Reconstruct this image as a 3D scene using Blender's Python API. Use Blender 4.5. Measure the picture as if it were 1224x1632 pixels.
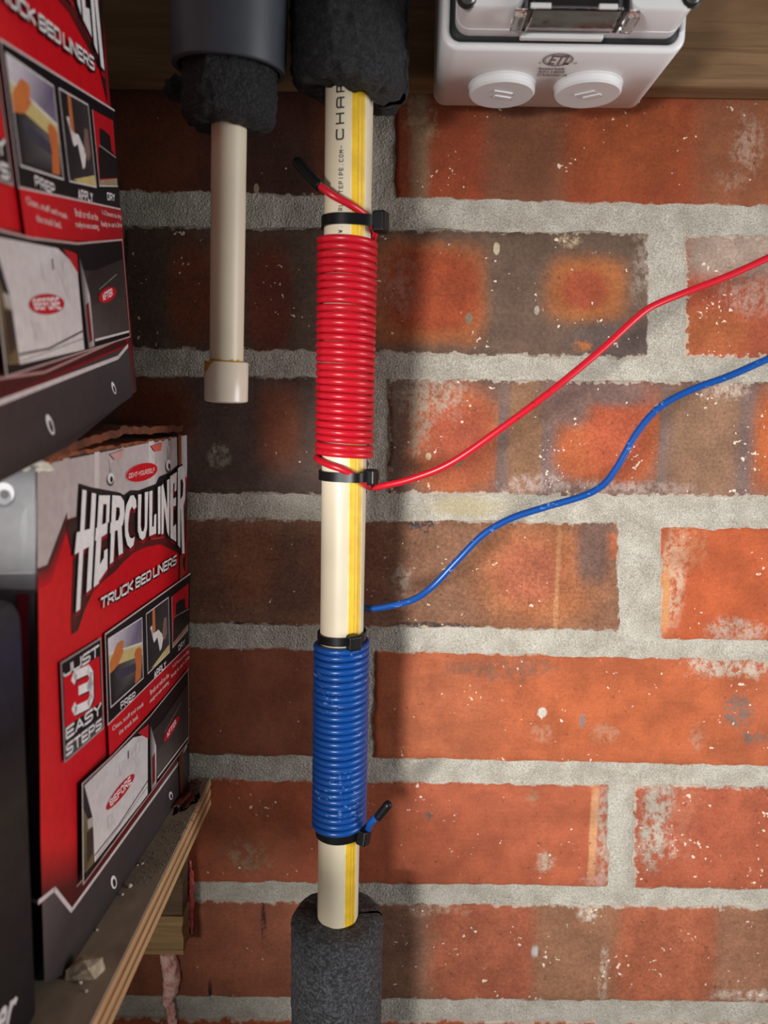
import bpy, bmesh, math, random
from mathutils import Vector, Matrix, noise
from mathutils.geometry import tessellate_polygon

random.seed(7)
SC = bpy.context.scene
COL = SC.collection
for _o in list(bpy.data.objects):
    bpy.data.objects.remove(_o)

# ------------------------------------------------------------------ camera
FPX, TILT, ROLL, DIST = 1200.0, 0.125, 0.016, 0.43      # focal length (px of a 1224x1632 frame), tan of pitch, roll, metres to wall
_p = math.atan(TILT)
FWD = Vector((0, math.cos(_p), -math.sin(_p)))
_r0, _u0 = Vector((1, 0, 0)), Vector((0, math.sin(_p), math.cos(_p)))
RGT = (_r0 * math.cos(ROLL) + _u0 * math.sin(ROLL)).normalized()
UPV = (_u0 * math.cos(ROLL) - _r0 * math.sin(ROLL)).normalized()
CAM = Vector((0, -DIST, 0))
cd = bpy.data.cameras.new('camera')
cam = bpy.data.objects.new('camera', cd)
COL.objects.link(cam)
m = Matrix((RGT, UPV, -FWD)).transposed().to_4x4()
m.translation = CAM
cam.matrix_world = m
cd.sensor_fit = 'VERTICAL'
cd.sensor_height = 36.0
cd.sensor_width = 27.0
cd.lens = FPX / 1632 * 36.0
cd.clip_start = 0.01
cd.dof.use_dof = True
cd.dof.focus_distance = 0.40
cd.dof.aperture_fstop = 8.0
SC.camera = cam

# ------------------------------------------------------------------ world, lights, exposure
w = bpy.data.worlds.new('garage_ambient')
SC.world = w
w.use_nodes = True
_bg = w.node_tree.nodes['Background']
_bg.inputs[0].default_value = (1.0, 0.94, 0.86, 1)
_bg.inputs[1].default_value = 0.14


def area(name, loc, target, size, watt, col=(1, 1, 1)):
    l = bpy.data.lights.new(name, 'AREA')
    l.shape = 'DISK'
    l.size = size
    l.energy = watt
    l.color = col
    o = bpy.data.objects.new(name, l)
    COL.objects.link(o)
    o.location = loc
    o.rotation_euler = (Vector(target) - Vector(loc)).to_track_quat('-Z', 'Y').to_euler()
    return o


def spot(name, loc, target, radius, watt, angle, col=(1, 1, 1)):
    l = bpy.data.lights.new(name, 'SPOT')
    l.shadow_soft_size = radius
    l.energy = watt
    l.color = col
    l.spot_size = math.radians(angle)
    l.spot_blend = 1.0
    o = bpy.data.objects.new(name, l)
    COL.objects.link(o)
    o.location = loc
    o.rotation_euler = (Vector(target) - Vector(loc)).to_track_quat('-Z', 'Y').to_euler()
    return o


spot('key_spot', (-0.41, -1.05, -0.12), (0.17, 0, -0.12), 0.10, 94.0, 36.5, (1.0, 0.985, 0.96))  # unseen key from the left, its beam shaped to dim left and top
area('side_fill', (1.20, -0.50, -0.05), (-0.12, -0.10, -0.12), 0.60, 11.5, (0.97, 0.98, 1.0))  # added fill from the right to brighten the carton sides, no known source
SC.view_settings.view_transform = 'Standard'
SC.view_settings.look = 'None'
SC.view_settings.exposure = -0.1
SC.view_settings.gamma = 1.0
SC.view_settings.use_curve_mapping = False


# ------------------------------------------------------------------ measuring helpers: a photo pixel seen on a real plane
def ray(x, y):
    return (FWD + RGT * ((x - 612) / FPX) + UPV * ((816 - y) / FPX)).normalized()


def at_y(x, y, Y):
    d = ray(x, y)
    return CAM + d * ((Y - CAM.y) / d.y)


def at_z(x, y, Z):
    d = ray(x, y)
    return CAM + d * ((Z - CAM.z) / d.z)


def at_depth(x, y, dep):
    d = ray(x, y)
    return CAM + d * (dep / d.dot(FWD))


def proj(P):
    v = P - CAM
    k = v.dot(FWD)
    return 612 + FPX * v.dot(RGT) / k, 816 - FPX * v.dot(UPV) / k


class Plane:
    def __init__(s, P, a, b):
        s.P, s.n = Vector(P), Vector(a).cross(Vector(b)).normalized()

    def at(s, x, y):
        d = ray(x, y)
        return CAM + d * ((s.P - CAM).dot(s.n) / d.dot(s.n))


# ------------------------------------------------------------------ object helpers
def link(name, me, mat=None, parent=None):
    o = bpy.data.objects.new(name, me)
    COL.objects.link(o)
    if mat is not None:
        for q in (mat if isinstance(mat, (list, tuple)) else [mat]):
            me.materials.append(q)
    if parent is not None:
        o.parent = parent
        o.matrix_parent_inverse = parent.matrix_world.inverted()
    return o


def mesh(name, verts, faces, mat=None, parent=None, smooth=True):
    me = bpy.data.meshes.new(name)
    me.from_pydata([tuple(v) for v in verts], [], faces)
    if smooth:
        me.shade_smooth()
    me.update()
    return link(name, me, mat, parent)


def from_bm(name, bm, mat=None, parent=None, smooth=False):
    bmesh.ops.recalc_face_normals(bm, faces=bm.faces)
    me = bpy.data.meshes.new(name)
    bm.to_mesh(me)
    bm.free()
    if smooth:
        me.shade_smooth()
    return link(name, me, mat, parent)


def empty(name, loc):
    o = bpy.data.objects.new(name, None)
    o.empty_display_size = 0.01
    COL.objects.link(o)
    o.location = loc
    bpy.context.view_layer.update()
    return o


def tag(o, label=None, cat=None, group=None, kind=None):
    if label: o['label'] = label
    if cat: o['category'] = cat
    if group: o['group'] = group
    if kind: o['kind'] = kind
    return o


def bevel(o, width, seg=3, angle=40):
    b = o.modifiers.new('bevel', 'BEVEL')
    b.width, b.segments, b.limit_method, b.angle_limit = width, seg, 'ANGLE', math.radians(angle)
    b.harden_normals = False
    return o


def box_bm(x0, x1, y0, y1, z0, z1, bm=None):
    bm = bm or bmesh.new()
    v = [bm.verts.new((x, y, z)) for x in (x0, x1) for y in (y0, y1) for z in (z0, z1)]
    for f in ((0, 1, 3, 2), (4, 6, 7, 5), (0, 4, 5, 1), (2, 3, 7, 6), (0, 2, 6, 4), (1, 5, 7, 3)):
        bm.faces.new([v[i] for i in f])
    return bm


def smooth_pts(pts, n):
    """Catmull-Rom through pts, n samples per span"""
    P = [Vector(p) for p in pts]
    P = [P[0] * 2 - P[1]] + P + [P[-1] * 2 - P[-2]]
    out = []
    for i in range(1, len(P) - 2):
        a, b, c, d = P[i - 1:i + 3]
        for k in range(n):
            t = k / n
            out.append(0.5 * ((2 * b) + (c - a) * t + (2 * a - 5 * b + 4 * c - d) * t * t + (3 * b - a - 3 * c + d) * t ** 3))
    out.append(P[-2])
    return out


def tube_geo(pts, rad, seg=10, cap=True):
    """verts, faces of a tube along pts; rad a number or a list"""
    P = [Vector(p) for p in pts]
    n = len(P)
    T = [(P[min(i + 1, n - 1)] - P[max(i - 1, 0)]).normalized() for i in range(n)]
    a = Vector((0, 0, 1)) if abs(T[0].z) < 0.9 else Vector((1, 0, 0))
    N = (a - T[0] * a.dot(T[0])).normalized()
    V, Fc = [], []
    for i in range(n):
        N = (N - T[i] * N.dot(T[i])).normalized()
        B = T[i].cross(N)
        r = rad[i] if isinstance(rad, (list, tuple)) else rad
        for k in range(seg):
            q = 2 * math.pi * k / seg
            V.append(P[i] + (N * math.cos(q) + B * math.sin(q)) * r)
    for i in range(n - 1):
        for k in range(seg):
            k2 = (k + 1) % seg
            Fc.append((i * seg + k, i * seg + k2, (i + 1) * seg + k2, (i + 1) * seg + k))
    if cap:
        Fc.append(tuple(range(seg - 1, -1, -1)))
        Fc.append(tuple(range((n - 1) * seg, n * seg)))
    return V, Fc


def round_end(pts, r, k=5):
    """radii and points for a tube with a hemispherical start"""
    P = [Vector(p) for p in pts]
    t = (P[0] - P[1]).normalized()
    head, rr = [], []
    for i in range(k):
        a = math.pi / 2 * (1 - i / k)
        head.append(P[0] + t * r * math.sin(a))
        rr.append(max(r * math.cos(a), r * 0.05))
    return head + P, rr + [r] * len(P)


# ------------------------------------------------------------------ material helpers
def lin(c):
    out = []
    for v in c[:3]:
        v = v / 255.0
        out.append(v / 12.92 if v <= 0.04045 else ((v + 0.055) / 1.055) ** 2.4)
    return (*out, 1.0)


class NT:
    def __init__(s, tree):
        s.t = tree

    def new(s, kind, **kw):
        n = s.t.nodes.new(kind)
        for k, v in kw.items():
            setattr(n, k, v)
        return n

    def put(s, sock, v):
        if hasattr(v, 'is_output') or isinstance(v, bpy.types.NodeSocket):
            s.t.links.new(v, sock)
        elif v is not None:
            sock.default_value = v

    def math(s, op, a, b=0.0, c=None, clamp=False):
        n = s.new('ShaderNodeMath', operation=op, use_clamp=clamp)
        s.put(n.inputs[0], a)
        s.put(n.inputs[1], b)
        if c is not None: s.put(n.inputs[2], c)
        return n.outputs[0]

    def noise(s, vec, scale, detail=3, rough=0.55, dist=0.0):
        n = s.new('ShaderNodeTexNoise')
        s.put(n.inputs['Vector'], vec)
        s.put(n.inputs['Scale'], scale)
        s.put(n.inputs['Detail'], detail)
        s.put(n.inputs['Roughness'], rough)
        s.put(n.inputs['Distortion'], dist)
        return n.outputs[0]

    def step(s, v, lo, hi, a=0.0, b=1.0):
        n = s.new('ShaderNodeMapRange', interpolation_type='SMOOTHSTEP')
        s.put(n.inputs[0], v)
        for i, q in enumerate((lo, hi, a, b)):
            s.put(n.inputs[1 + i], q)
        return n.outputs[0]

    def lerp(s, v, lo, hi, a, b):
        n = s.new('ShaderNodeMapRange')
        s.put(n.inputs[0], v)
        for i, q in enumerate((lo, hi, a, b)):
            s.put(n.inputs[1 + i], q)
        return n.outputs[0]

    def mix(s, fac, a, b, mode='MIX'):
        n = s.new('ShaderNodeMix', data_type='RGBA', blend_type=mode)
        s.put(n.inputs[0], fac)
        s.put(n.inputs[6], a)
        s.put(n.inputs[7], b)
        return n.outputs[2]

    def scale(s, vec, xyz):
        n = s.new('ShaderNodeVectorMath', operation='MULTIPLY')
        s.put(n.inputs[0], vec)
        n.inputs[1].default_value = xyz
        return n.outputs[0]

    def shift(s, vec, xyz):
        n = s.new('ShaderNodeVectorMath', operation='ADD')
        s.put(n.inputs[0], vec)
        n.inputs[1].default_value = xyz
        return n.outputs[0]

    def bump(s, h, strength, dist=0.001):
        n = s.new('ShaderNodeBump')
        n.inputs['Strength'].default_value = strength
        n.inputs['Distance'].default_value = dist
        s.put(n.inputs['Height'], h)
        return n.outputs[0]


def material(name):
    m = bpy.data.materials.new(name)
    m.use_nodes = True
    t = m.node_tree
    return m, NT(t), t.nodes['Principled BSDF']


def plain(name, col, rough=0.5, var=0.08, scale=60, bump=0.0, bscale=600, spec=0.5, metal=0.0, coat=0.0):
    m, N, B = material(name)
    tc = N.new('ShaderNodeTexCoord').outputs['Object']
    n = N.noise(tc, scale, 4)
    c = lin(col)
    dark = tuple(v * (1 - var) for v in c[:3]) + (1,)
    lite = tuple(min(1, v * (1 + var)) for v in c[:3]) + (1,)
    N.put(B.inputs['Base Color'], N.mix(N.step(n, 0.3, 0.7), dark, lite))
    B.inputs['Roughness'].default_value = rough
    B.inputs['Specular IOR Level'].default_value = spec
    B.inputs['Metallic'].default_value = metal
    B.inputs['Coat Weight'].default_value = coat
    if bump:
        N.put(B.inputs['Normal'], N.bump(N.noise(tc, bscale, 3), bump, 0.0006))
    return m


def patch_group():
    g = bpy.data.node_groups.new('stain_mask', 'ShaderNodeTree')
    for nm, ty in (('Vector', 'NodeSocketVector'), ('cx', 'NodeSocketFloat'), ('cz', 'NodeSocketFloat'), ('rx', 'NodeSocketFloat'),
                   ('rz', 'NodeSocketFloat'), ('soft', 'NodeSocketFloat'), ('wobble', 'NodeSocketFloat'), ('power', 'NodeSocketFloat'), ('nscale', 'NodeSocketFloat')):
        g.interface.new_socket(nm, in_out='INPUT', socket_type=ty)
    g.interface.new_socket('Mask', in_out='OUTPUT', socket_type='NodeSocketFloat')
    N = NT(g)
    I, O = N.new('NodeGroupInput'), N.new('NodeGroupOutput')
    i = I.outputs
    sp = N.new('ShaderNodeSeparateXYZ')
    N.put(sp.inputs[0], i['Vector'])

    def term(v, c, r):
        return N.math('POWER', N.math('ABSOLUTE', N.math('DIVIDE', N.math('SUBTRACT', v, c), r)), i['power'])
    d = N.math('POWER', N.math('ADD', term(sp.outputs[0], i['cx'], i['rx']), term(sp.outputs[2], i['cz'], i['rz'])), N.math('DIVIDE', 1.0, i['power']))
    nz = N.math('SUBTRACT', N.noise(i['Vector'], i['nscale'], 6, 0.72), 0.5)
    nz = N.math('ADD', nz, N.math('MULTIPLY', N.math('SUBTRACT', N.noise(i['Vector'], 650.0, 3, 0.7), 0.5), 0.5))
    nz = N.math('ADD', nz, N.math('MULTIPLY', N.math('SUBTRACT', N.noise(i['Vector'], 30.0, 2, 0.5), 0.5), 0.8))
    d = N.math('ADD', d, N.math('MULTIPLY', nz, i['wobble']))
    out = N.step(d, N.math('ADD', 1.0, i['soft']), N.math('SUBTRACT', 1.0, i['soft']))
    N.put(O.inputs[0], out)
    return g


STAIN = patch_group()


def stain(N, pos, cx, cz, rx, rz, soft=0.25, wob=0.5, power=3.0, ns=90):
    n = N.new('ShaderNodeGroup')
    n.node_tree = STAIN
    for k, v in (('Vector', pos), ('cx', cx), ('cz', cz), ('rx', rx), ('rz', rz), ('soft', soft), ('wobble', wob), ('power', power), ('nscale', ns)):
        N.put(n.inputs[k], v)
    return n.outputs[0]


def detail_group():
    """the clay itself: mottling, drag marks, pits, lime specks, mortar smear near the edges, relief"""
    g = bpy.data.node_groups.new('brick_detail', 'ShaderNodeTree')
    for nm, ty in (('Color', 'NodeSocketColor'), ('Specks', 'NodeSocketFloat'), ('Smear', 'NodeSocketFloat'), ('Grit', 'NodeSocketFloat')):
        g.interface.new_socket(nm, in_out='INPUT', socket_type=ty)
    g.interface.new_socket('Color', in_out='OUTPUT', socket_type='NodeSocketColor')
    g.interface.new_socket('Normal', in_out='OUTPUT', socket_type='NodeSocketVector')
    N = NT(g)
    I, O = N.new('NodeGroupInput'), N.new('NodeGroupOutput')
    pos = N.new('ShaderNodeNewGeometry').outputs['Position']
    edge = N.new('ShaderNodeAttribute', attribute_name='edge').outputs['Fac']
    c = I.outputs['Color']
    big = N.noise(pos, 45, 4, 0.6)
    c = N.mix(1.0, c, N.mix(N.step(big, 0.3, 0.72), (0.80, 0.78, 0.76, 1), (1.16, 1.15, 1.14, 1)), 'MULTIPLY')
    fine = N.noise(pos, 620, 4, 0.7)
    c = N.mix(I.outputs['Grit'], c, N.mix(N.step(fine, 0.32, 0.68), (0.72, 0.70, 0.70, 1), (1.22, 1.24, 1.26, 1)), 'MULTIPLY')
    drag = N.noise(N.scale(pos, (60, 60, 700)), 1.0, 3, 0.6)
    c = N.mix(0.2, c, N.mix(N.step(drag, 0.3, 0.7), (0.8, 0.78, 0.78, 1), (1.16, 1.16, 1.16, 1)), 'MULTIPLY')
    pit = N.noise(N.shift(pos, (3.1, 0, 1.7)), 300, 3, 0.6)
    pm = N.step(pit, 0.66, 0.73)
    c = N.mix(N.math('MULTIPLY', pm, 0.55), c, lin((58, 44, 42)))
    # lime specks and small flecks
    sp = N.noise(N.shift(pos, (7.7, 2, 5.3)), 330, 2, 0.5)
    zone = N.step(N.noise(N.shift(pos, (1.2, 4, 8.8)), 38, 3, 0.6), 0.42, 0.66)
    thr = N.math('SUBTRACT', 0.775, N.math('MULTIPLY', N.math('MULTIPLY', zone, I.outputs['Specks']), 0.155))
    sm = N.step(sp, thr, N.math('ADD', thr, 0.03))
    c = N.mix(N.math('MULTIPLY', sm, 0.85), c, lin((214, 198, 180)))
    # splashes of mortar, larger and ragged
    s2 = N.noise(N.scale(N.shift(pos, (2.7, 1, 6.1)), (1, 1, .6)), 120, 7, 0.72)
    z2 = N.step(N.noise(N.shift(pos, (9.2, 3, 1.8)), 22, 3, 0.6), 0.45, 0.7)
    t2 = N.math('SUBTRACT', 0.735, N.math('MULTIPLY', N.math('MULTIPLY', z2, I.outputs['Specks']), 0.095))
    c = N.mix(N.math('MULTIPLY', N.step(s2, t2, N.math('ADD', t2, 0.03)), 0.6), c, lin((196, 172, 154)))
    # scuffs along the brick
    sc = N.noise(N.scale(N.shift(pos, (5, 0, 3)), (26, 26, 190)), 1.0, 6, 0.75)
    c = N.mix(N.math('MULTIPLY', N.step(sc, 0.60, 0.70), 0.35), c, lin((96, 66, 56)))
    # mortar dragged over the arris
    en = N.noise(N.shift(pos, (4.4, 0, 2.2)), 150, 5, 0.7)
    lim = N.math('MULTIPLY', N.math('SUBTRACT', en, 0.40), N.math('MULTIPLY', I.outputs['Smear'], 0.012))
    em = N.step(N.math('SUBTRACT', edge, lim), 0.0009, -0.0005)
    c = N.mix(N.math('MULTIPLY', em, 0.8), c, lin((178, 166, 152)))
    # a pale broken line of lime left along the arris
    rn = N.noise(N.shift(pos, (6.1, 2, 9.4)), 55, 6, 0.75)
    rim = N.math('MULTIPLY', N.step(N.math('ADD', edge, N.math('MULTIPLY', en, 0.0022)), 0.0026, 0.0016), N.step(rn, 0.50, 0.60))
    c = N.mix(N.math('MULTIPLY', rim, 0.65), c, lin((206, 194, 180)))
    h = N.math('ADD', N.math('MULTIPLY', fine, 0.45), N.math('MULTIPLY', N.noise(pos, 180, 4, 0.6), 0.9))
    h = N.math('SUBTRACT', h, N.math('MULTIPLY', pm, 0.5))
    h = N.math('ADD', h, N.math('MULTIPLY', sm, 0.3))
    N.put(O.inputs[0], c)
    N.put(O.inputs[1], N.bump(h, 0.55, 0.0006))
    return g


DETAIL = detail_group()
PXW = 1 / 2790.0        # metres per photo pixel on the wall, for the sizes of stains


def clay(c):
    g = (c[0] * .5 + c[1] * .3 + c[2] * .2)
    r = max(0.0, min(1.0, (c[0] - c[1] - 30) / 50))
    return lin(tuple((v + (g - v) * .07 + 3.5 * r * (i == 1) - 5 * r * (i == 2)) * .865 for i, v in enumerate(c)))


def brick_mat(name, base, patches=(), specks=1.0, smear=1.0, grit=0.6, seed=0):
    m, N, B = material(name)
    pos = N.new('ShaderNodeNewGeometry').outputs['Position']
    c = clay(base)
    for i, p in enumerate(patches):
        x, y, rx, ry, col = p[:5]
        kw = p[5] if len(p) > 5 else {}
        P = at_y(x, y, 0)
        k = kw.get('k', 1.0)
        hx = (at_y(x + rx, y, 0) - at_y(x - rx, y, 0)).length / 2
        hz = (at_y(x, y + ry, 0) - at_y(x, y - ry, 0)).length / 2
        s = stain(N, pos, P.x, P.z, hx, hz, kw.get('soft', 0.25), kw.get('wob', 0.7), kw.get('pw', 3.0), kw.get('ns', 70))
        if kw.get('ns', 70) > 100:                       # dragged mortar and soot break up into crumbs
            s = N.math('MULTIPLY', s, N.step(N.noise(N.scale(pos, (1, 1, .8)), 210, 6, 0.78), 0.40, 0.56))
        c = N.mix(N.math('MULTIPLY', s, k), c, clay(col))
    g = N.new('ShaderNodeGroup')
    g.node_tree = DETAIL
    N.put(g.inputs['Color'], c)
    g.inputs['Specks'].default_value = specks
    g.inputs['Smear'].default_value = smear
    g.inputs['Grit'].default_value = grit
    N.put(B.inputs['Base Color'], g.outputs[0])
    N.put(B.inputs['Normal'], g.outputs[1])
    B.inputs['Roughness'].default_value = 0.8
    B.inputs['Specular IOR Level'].default_value = 0.28
    return m


def mortar_mat():
    m, N, B = material('grey_mortar')
    pos = N.new('ShaderNodeNewGeometry').outputs['Position']
    a = N.noise(pos, 1250, 3, 0.8)
    b = N.noise(pos, 60, 4, 0.6)
    v = N.new('ShaderNodeTexVoronoi')
    N.put(v.inputs['Vector'], pos)
    v.inputs['Scale'].default_value = 900
    c = N.mix(N.step(b, 0.3, 0.7), lin((162, 155, 143)), lin((186, 180, 169)))
    c = N.mix(1.0, c, N.mix(N.step(a, 0.3, 0.7), (0.60, 0.60, 0.58, 1), (1.28, 1.28, 1.28, 1)), 'MULTIPLY')
    st = stain(N, pos, at_y(745, 808, 0).x, at_y(745, 808, 0).z, 55 * PXW, 16 * PXW, 0.6, 1.0, 2.0, 80)
    c = N.mix(N.math('MULTIPLY', st, 0.5), c, lin((176, 158, 110)))
    h = N.math('ADD', N.math('MULTIPLY', a, 0.6), N.math('MULTIPLY', v.outputs['Distance'], 0.5))
    h = N.math('ADD', h, N.math('MULTIPLY', N.noise(pos, 420, 4, 0.6), 0.8))
    N.put(B.inputs['Base Color'], c)
    N.put(B.inputs['Normal'], N.bump(h, 1.0, 0.0010))
    B.inputs['Roughness'].default_value = 0.95
    B.inputs['Specular IOR Level'].default_value = 0.15
    return m


def foam_mat(name, col=(34, 35, 38), rough=0.7, var=0.6, wr=1.6, bd=0.002):
    m, N, B = material(name)
    tc = N.new('ShaderNodeTexCoord').outputs['Object']
    v = N.new('ShaderNodeTexVoronoi')
    N.put(v.inputs['Vector'], tc)
    v.inputs['Scale'].default_value = 1000
    n = N.noise(tc, 600, 5, 0.8)
    c = lin(col)
    N.put(B.inputs['Base Color'], N.mix(N.step(n, 0.42, 0.64), tuple(q * (1 - var * .5) for q in c[:3]) + (1,), tuple(q * (1 + 3.2 * var) for q in c[:3]) + (1,)))
    h = N.math('ADD', N.math('MULTIPLY', v.outputs['Distance'], .5), N.math('MULTIPLY', n, 1.3))
    h = N.math('ADD', h, N.math('MULTIPLY', N.noise(tc, 130, 6, 0.75, 0.6), wr))
    N.put(B.inputs['Normal'], N.bump(h, 1.0, bd))
    B.inputs['Roughness'].default_value = rough
    B.inputs['Specular IOR Level'].default_value = 0.55
    return m


def wood_mat(name, c1, c2, scale=(6, 60, 90), dark=(70, 48, 30), rough=0.75, ring=0.5):
    m, N, B = material(name)
    tc = N.new('ShaderNodeTexCoord').outputs['Object']
    v = N.scale(tc, scale)
    n = N.noise(v, 1.0, 5, 0.62, 0.6)
    n2 = N.noise(N.scale(v, (1, 4, 4)), 1.0, 3, 0.6)
    c = N.mix(N.step(n, 0.3, 0.7), lin(c1), lin(c2))
    c = N.mix(N.math('MULTIPLY', N.step(n2, 0.55, 0.72), ring), c, lin(dark))
    N.put(B.inputs['Base Color'], c)
    N.put(B.inputs['Normal'], N.bump(n2, 0.35, 0.0006))
    B.inputs['Roughness'].default_value = rough
    B.inputs['Specular IOR Level'].default_value = 0.25
    return m


def print_mat(name, rough=0.42):
    """flat print: the inks come from the artwork's own colour layer"""
    m, N, B = material(name)
    a = N.new('ShaderNodeAttribute', attribute_name='ink')
    tc = N.new('ShaderNodeTexCoord').outputs['Object']
    n = N.noise(tc, 240, 4, 0.6)
    c = N.mix(0.5, a.outputs['Color'], N.mix(N.step(n, 0.25, 0.75), (0.78, 0.78, 0.78, 1), (1.12, 1.12, 1.12, 1)), 'MULTIPLY')
    N.put(B.inputs['Base Color'], c)
    N.put(B.inputs['Normal'], N.bump(N.noise(tc, 55, 3, 0.5), 0.15, 0.002))
    B.inputs['Roughness'].default_value = rough
    B.inputs['Specular IOR Level'].default_value = 0.3
    return m


def text_geo(s, bold=0.0, shear=0.0, spacing=1.0):
    """2D verts (bounding box scaled to 0..1) and faces of a line of lettering"""
    cu = bpy.data.curves.new('lettering', 'FONT')
    cu.body = s
    cu.offset = bold
    cu.shear = shear
    cu.space_character = spacing
    cu.resolution_u = 3
    o = bpy.data.objects.new('lettering', cu)
    COL.objects.link(o)
    bpy.context.view_layer.update()
    me = bpy.data.meshes.new_from_object(o.evaluated_get(bpy.context.evaluated_depsgraph_get()))
    V = [(v.co.x, v.co.y) for v in me.vertices]
    Fc = [tuple(p.vertices) for p in me.polygons]
    bpy.data.objects.remove(o)
    bpy.data.curves.remove(cu)
    bpy.data.meshes.remove(me)
    xs, ys = [v[0] for v in V], [v[1] for v in V]
    x0, x1, y0, y1 = min(xs), max(xs), min(ys), max(ys)
    return [((x - x0) / (x1 - x0), (y - y0) / (y1 - y0)) for x, y in V], Fc, (x1 - x0) / (y1 - y0)


# wide square lettering drawn as strokes: centre lines on a unit cell, and the cell's width against its height
_C = .17
GLYPH = {
    'A': (1, [[(0, 0), (.5, 1), (1, 0)], [(.2, .3), (.8, .3)]]), 'a': (1, [[(0, 0), (0, 1 - _C), (_C, 1), (1 - _C, 1), (1, 1 - _C), (1, 0)], [(0, .42), (1, .42)]]),
    'B': (1, [[(0, 0), (0, 1), (1 - _C, 1), (1, 1 - _C), (1, .6), (.9, .5), (0, .5)], [(.9, .5), (1, .4), (1, _C), (1 - _C, 0), (0, 0)]]),
    'C': (1, [[(1, .93), (.97, 1), (_C, 1), (0, 1 - _C), (0, _C), (_C, 0), (.97, 0), (1, .07)]]),
    'D': (1, [[(0, 0), (0, 1), (1 - _C, 1), (1, 1 - _C), (1, _C), (1 - _C, 0), (0, 0)]]), 'E': (.92, [[(1, 1), (0, 1), (0, 0), (1, 0)], [(0, .5), (.9, .5)]]),
    'F': (.9, [[(1, 1), (0, 1), (0, 0)], [(0, .5), (.9, .5)]]), 'H': (1, [[(0, 0), (0, 1)], [(1, 0), (1, 1)], [(0, .5), (1, .5)]]), 'I': (.0, [[(.5, 0), (.5, 1)]]),
    'J': (.9, [[(1, 1), (1, _C), (1 - _C, 0), (_C, 0), (0, _C), (0, .32)]]), 'K': (1, [[(0, 0), (0, 1)], [(1, 1), (.1, .5), (1, 0)]]), 'L': (.85, [[(0, 1), (0, 0), (1, 0)]]),
    'M': (1.2, [[(0, 0), (0, 1), (.5, .4), (1, 1), (1, 0)]]), 'N': (1, [[(0, 0), (0, 1), (1, 0), (1, 1)]]),
    'O': (1, [[(_C, 0), (0, _C), (0, 1 - _C), (_C, 1), (1 - _C, 1), (1, 1 - _C), (1, _C), (1 - _C, 0), (_C, 0)]]),
    'P': (1, [[(0, 0), (0, 1), (1 - _C, 1), (1, 1 - _C), (1, .6), (1 - _C, .43), (0, .43)]]), 'R': (1, [[(0, 0), (0, 1), (1 - _C, 1), (1, 1 - _C), (1, .6), (1 - _C, .43), (0, .43)], [(.5, .43), (1, 0)]]),
    'S': (1, [[(1, 1), (_C, 1), (0, 1 - _C), (0, .6), (_C, .5), (1 - _C, .5), (1, .4), (1, _C), (1 - _C, 0), (0, 0)]]),
    'T': (1, [[(0, 1), (1, 1)], [(.5, 1), (.5, 0)]]), 'U': (1, [[(0, 1), (0, _C), (_C, 0), (1 - _C, 0), (1, _C), (1, 1)]]), 'W': (1.4, [[(0, 1), (.25, 0), (.5, .8), (.75, 0), (1, 1)]]),
    'Y': (1, [[(0, 1), (.5, .5), (1, 1)], [(.5, .5), (.5, 0)]]), '-': (.5, [[(0, .5), (1, .5)]]), '.': (.0, [[(.5, 0), (.5, .02)]]),
    '3': (.9, [[(0, .93), (.05, 1), (1 - _C, 1), (1, 1 - _C), (1, .62), (.86, .52), (.35, .52)], [(.86, .52), (1, .42), (1, _C), (1 - _C, 0), (.05, 0), (0, .07)]])}


def stroke_geo(s, sw, aspect, shear=0.0):
    """like text_geo for the square lettering: sw stroke width and aspect of the whole line, both against the cap height"""
    gap, sp = sw * .45 + .05, .45
    gap = min(gap, aspect * .06)
    sw = min(sw, aspect / (3.1 * max(1, len(s.replace(' ', '')) + s.count(' ') * .5)) + .02)
    units = sum(GLYPH[c][0] for c in s if c != ' ')
    fixed = sum(sw for c in s if c != ' ') + gap * (len(s) - 1) + s.count(' ') * sp * .6 + abs(shear)
    g = max(.12, (aspect - fixed) / max(.1, units))
    x, V, F = 0.0, [], []
    for ch in s:
        if ch == ' ':
            x += sp * .6 + gap
            continue
        wd, strokes = GLYPH[ch]
        wd *= g
        for st in strokes:
            P = [Vector((x + sw / 2 + a * wd, sw / 2 + b * (1 - sw))) for a, b in st]
            for i, (p, q) in enumerate(zip(P, P[1:])):
                t = (q - p)
                if t.length < 1e-6: continue
                t = t.normalized() * sw / 2
                n = Vector((-t.y, t.x))
                e0, e1 = (t * .5 if i else t), (t * .5 if i < len(P) - 2 else t)
                if ch in 'AKNWMYR' and abs(t.x) > .1 * sw and abs(t.y) > .1 * sw: e0, e1 = t * .35, t * .35
                k = len(V)
                for c in (p - e0 + n, p - e0 - n, q + e1 - n, q + e1 + n): V.append((c.x + shear * c.y, c.y))
                F.append((k, k + 1, k + 2, k + 3))
        x += wd + sw + gap
    xs, ys = [v[0] for v in V], [v[1] for v in V]
    x0, x1, y0, y1 = min(xs), max(xs), min(ys), max(ys)
    return [((a - x0) / (x1 - x0), (b - y0) / (y1 - y0)) for a, b in V], F


# ================================================================== the wall
M_MORTAR = mortar_mat()
WX0, WX1, WZ0, WZ1 = -0.34, 0.36, -0.46, 0.30


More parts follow.
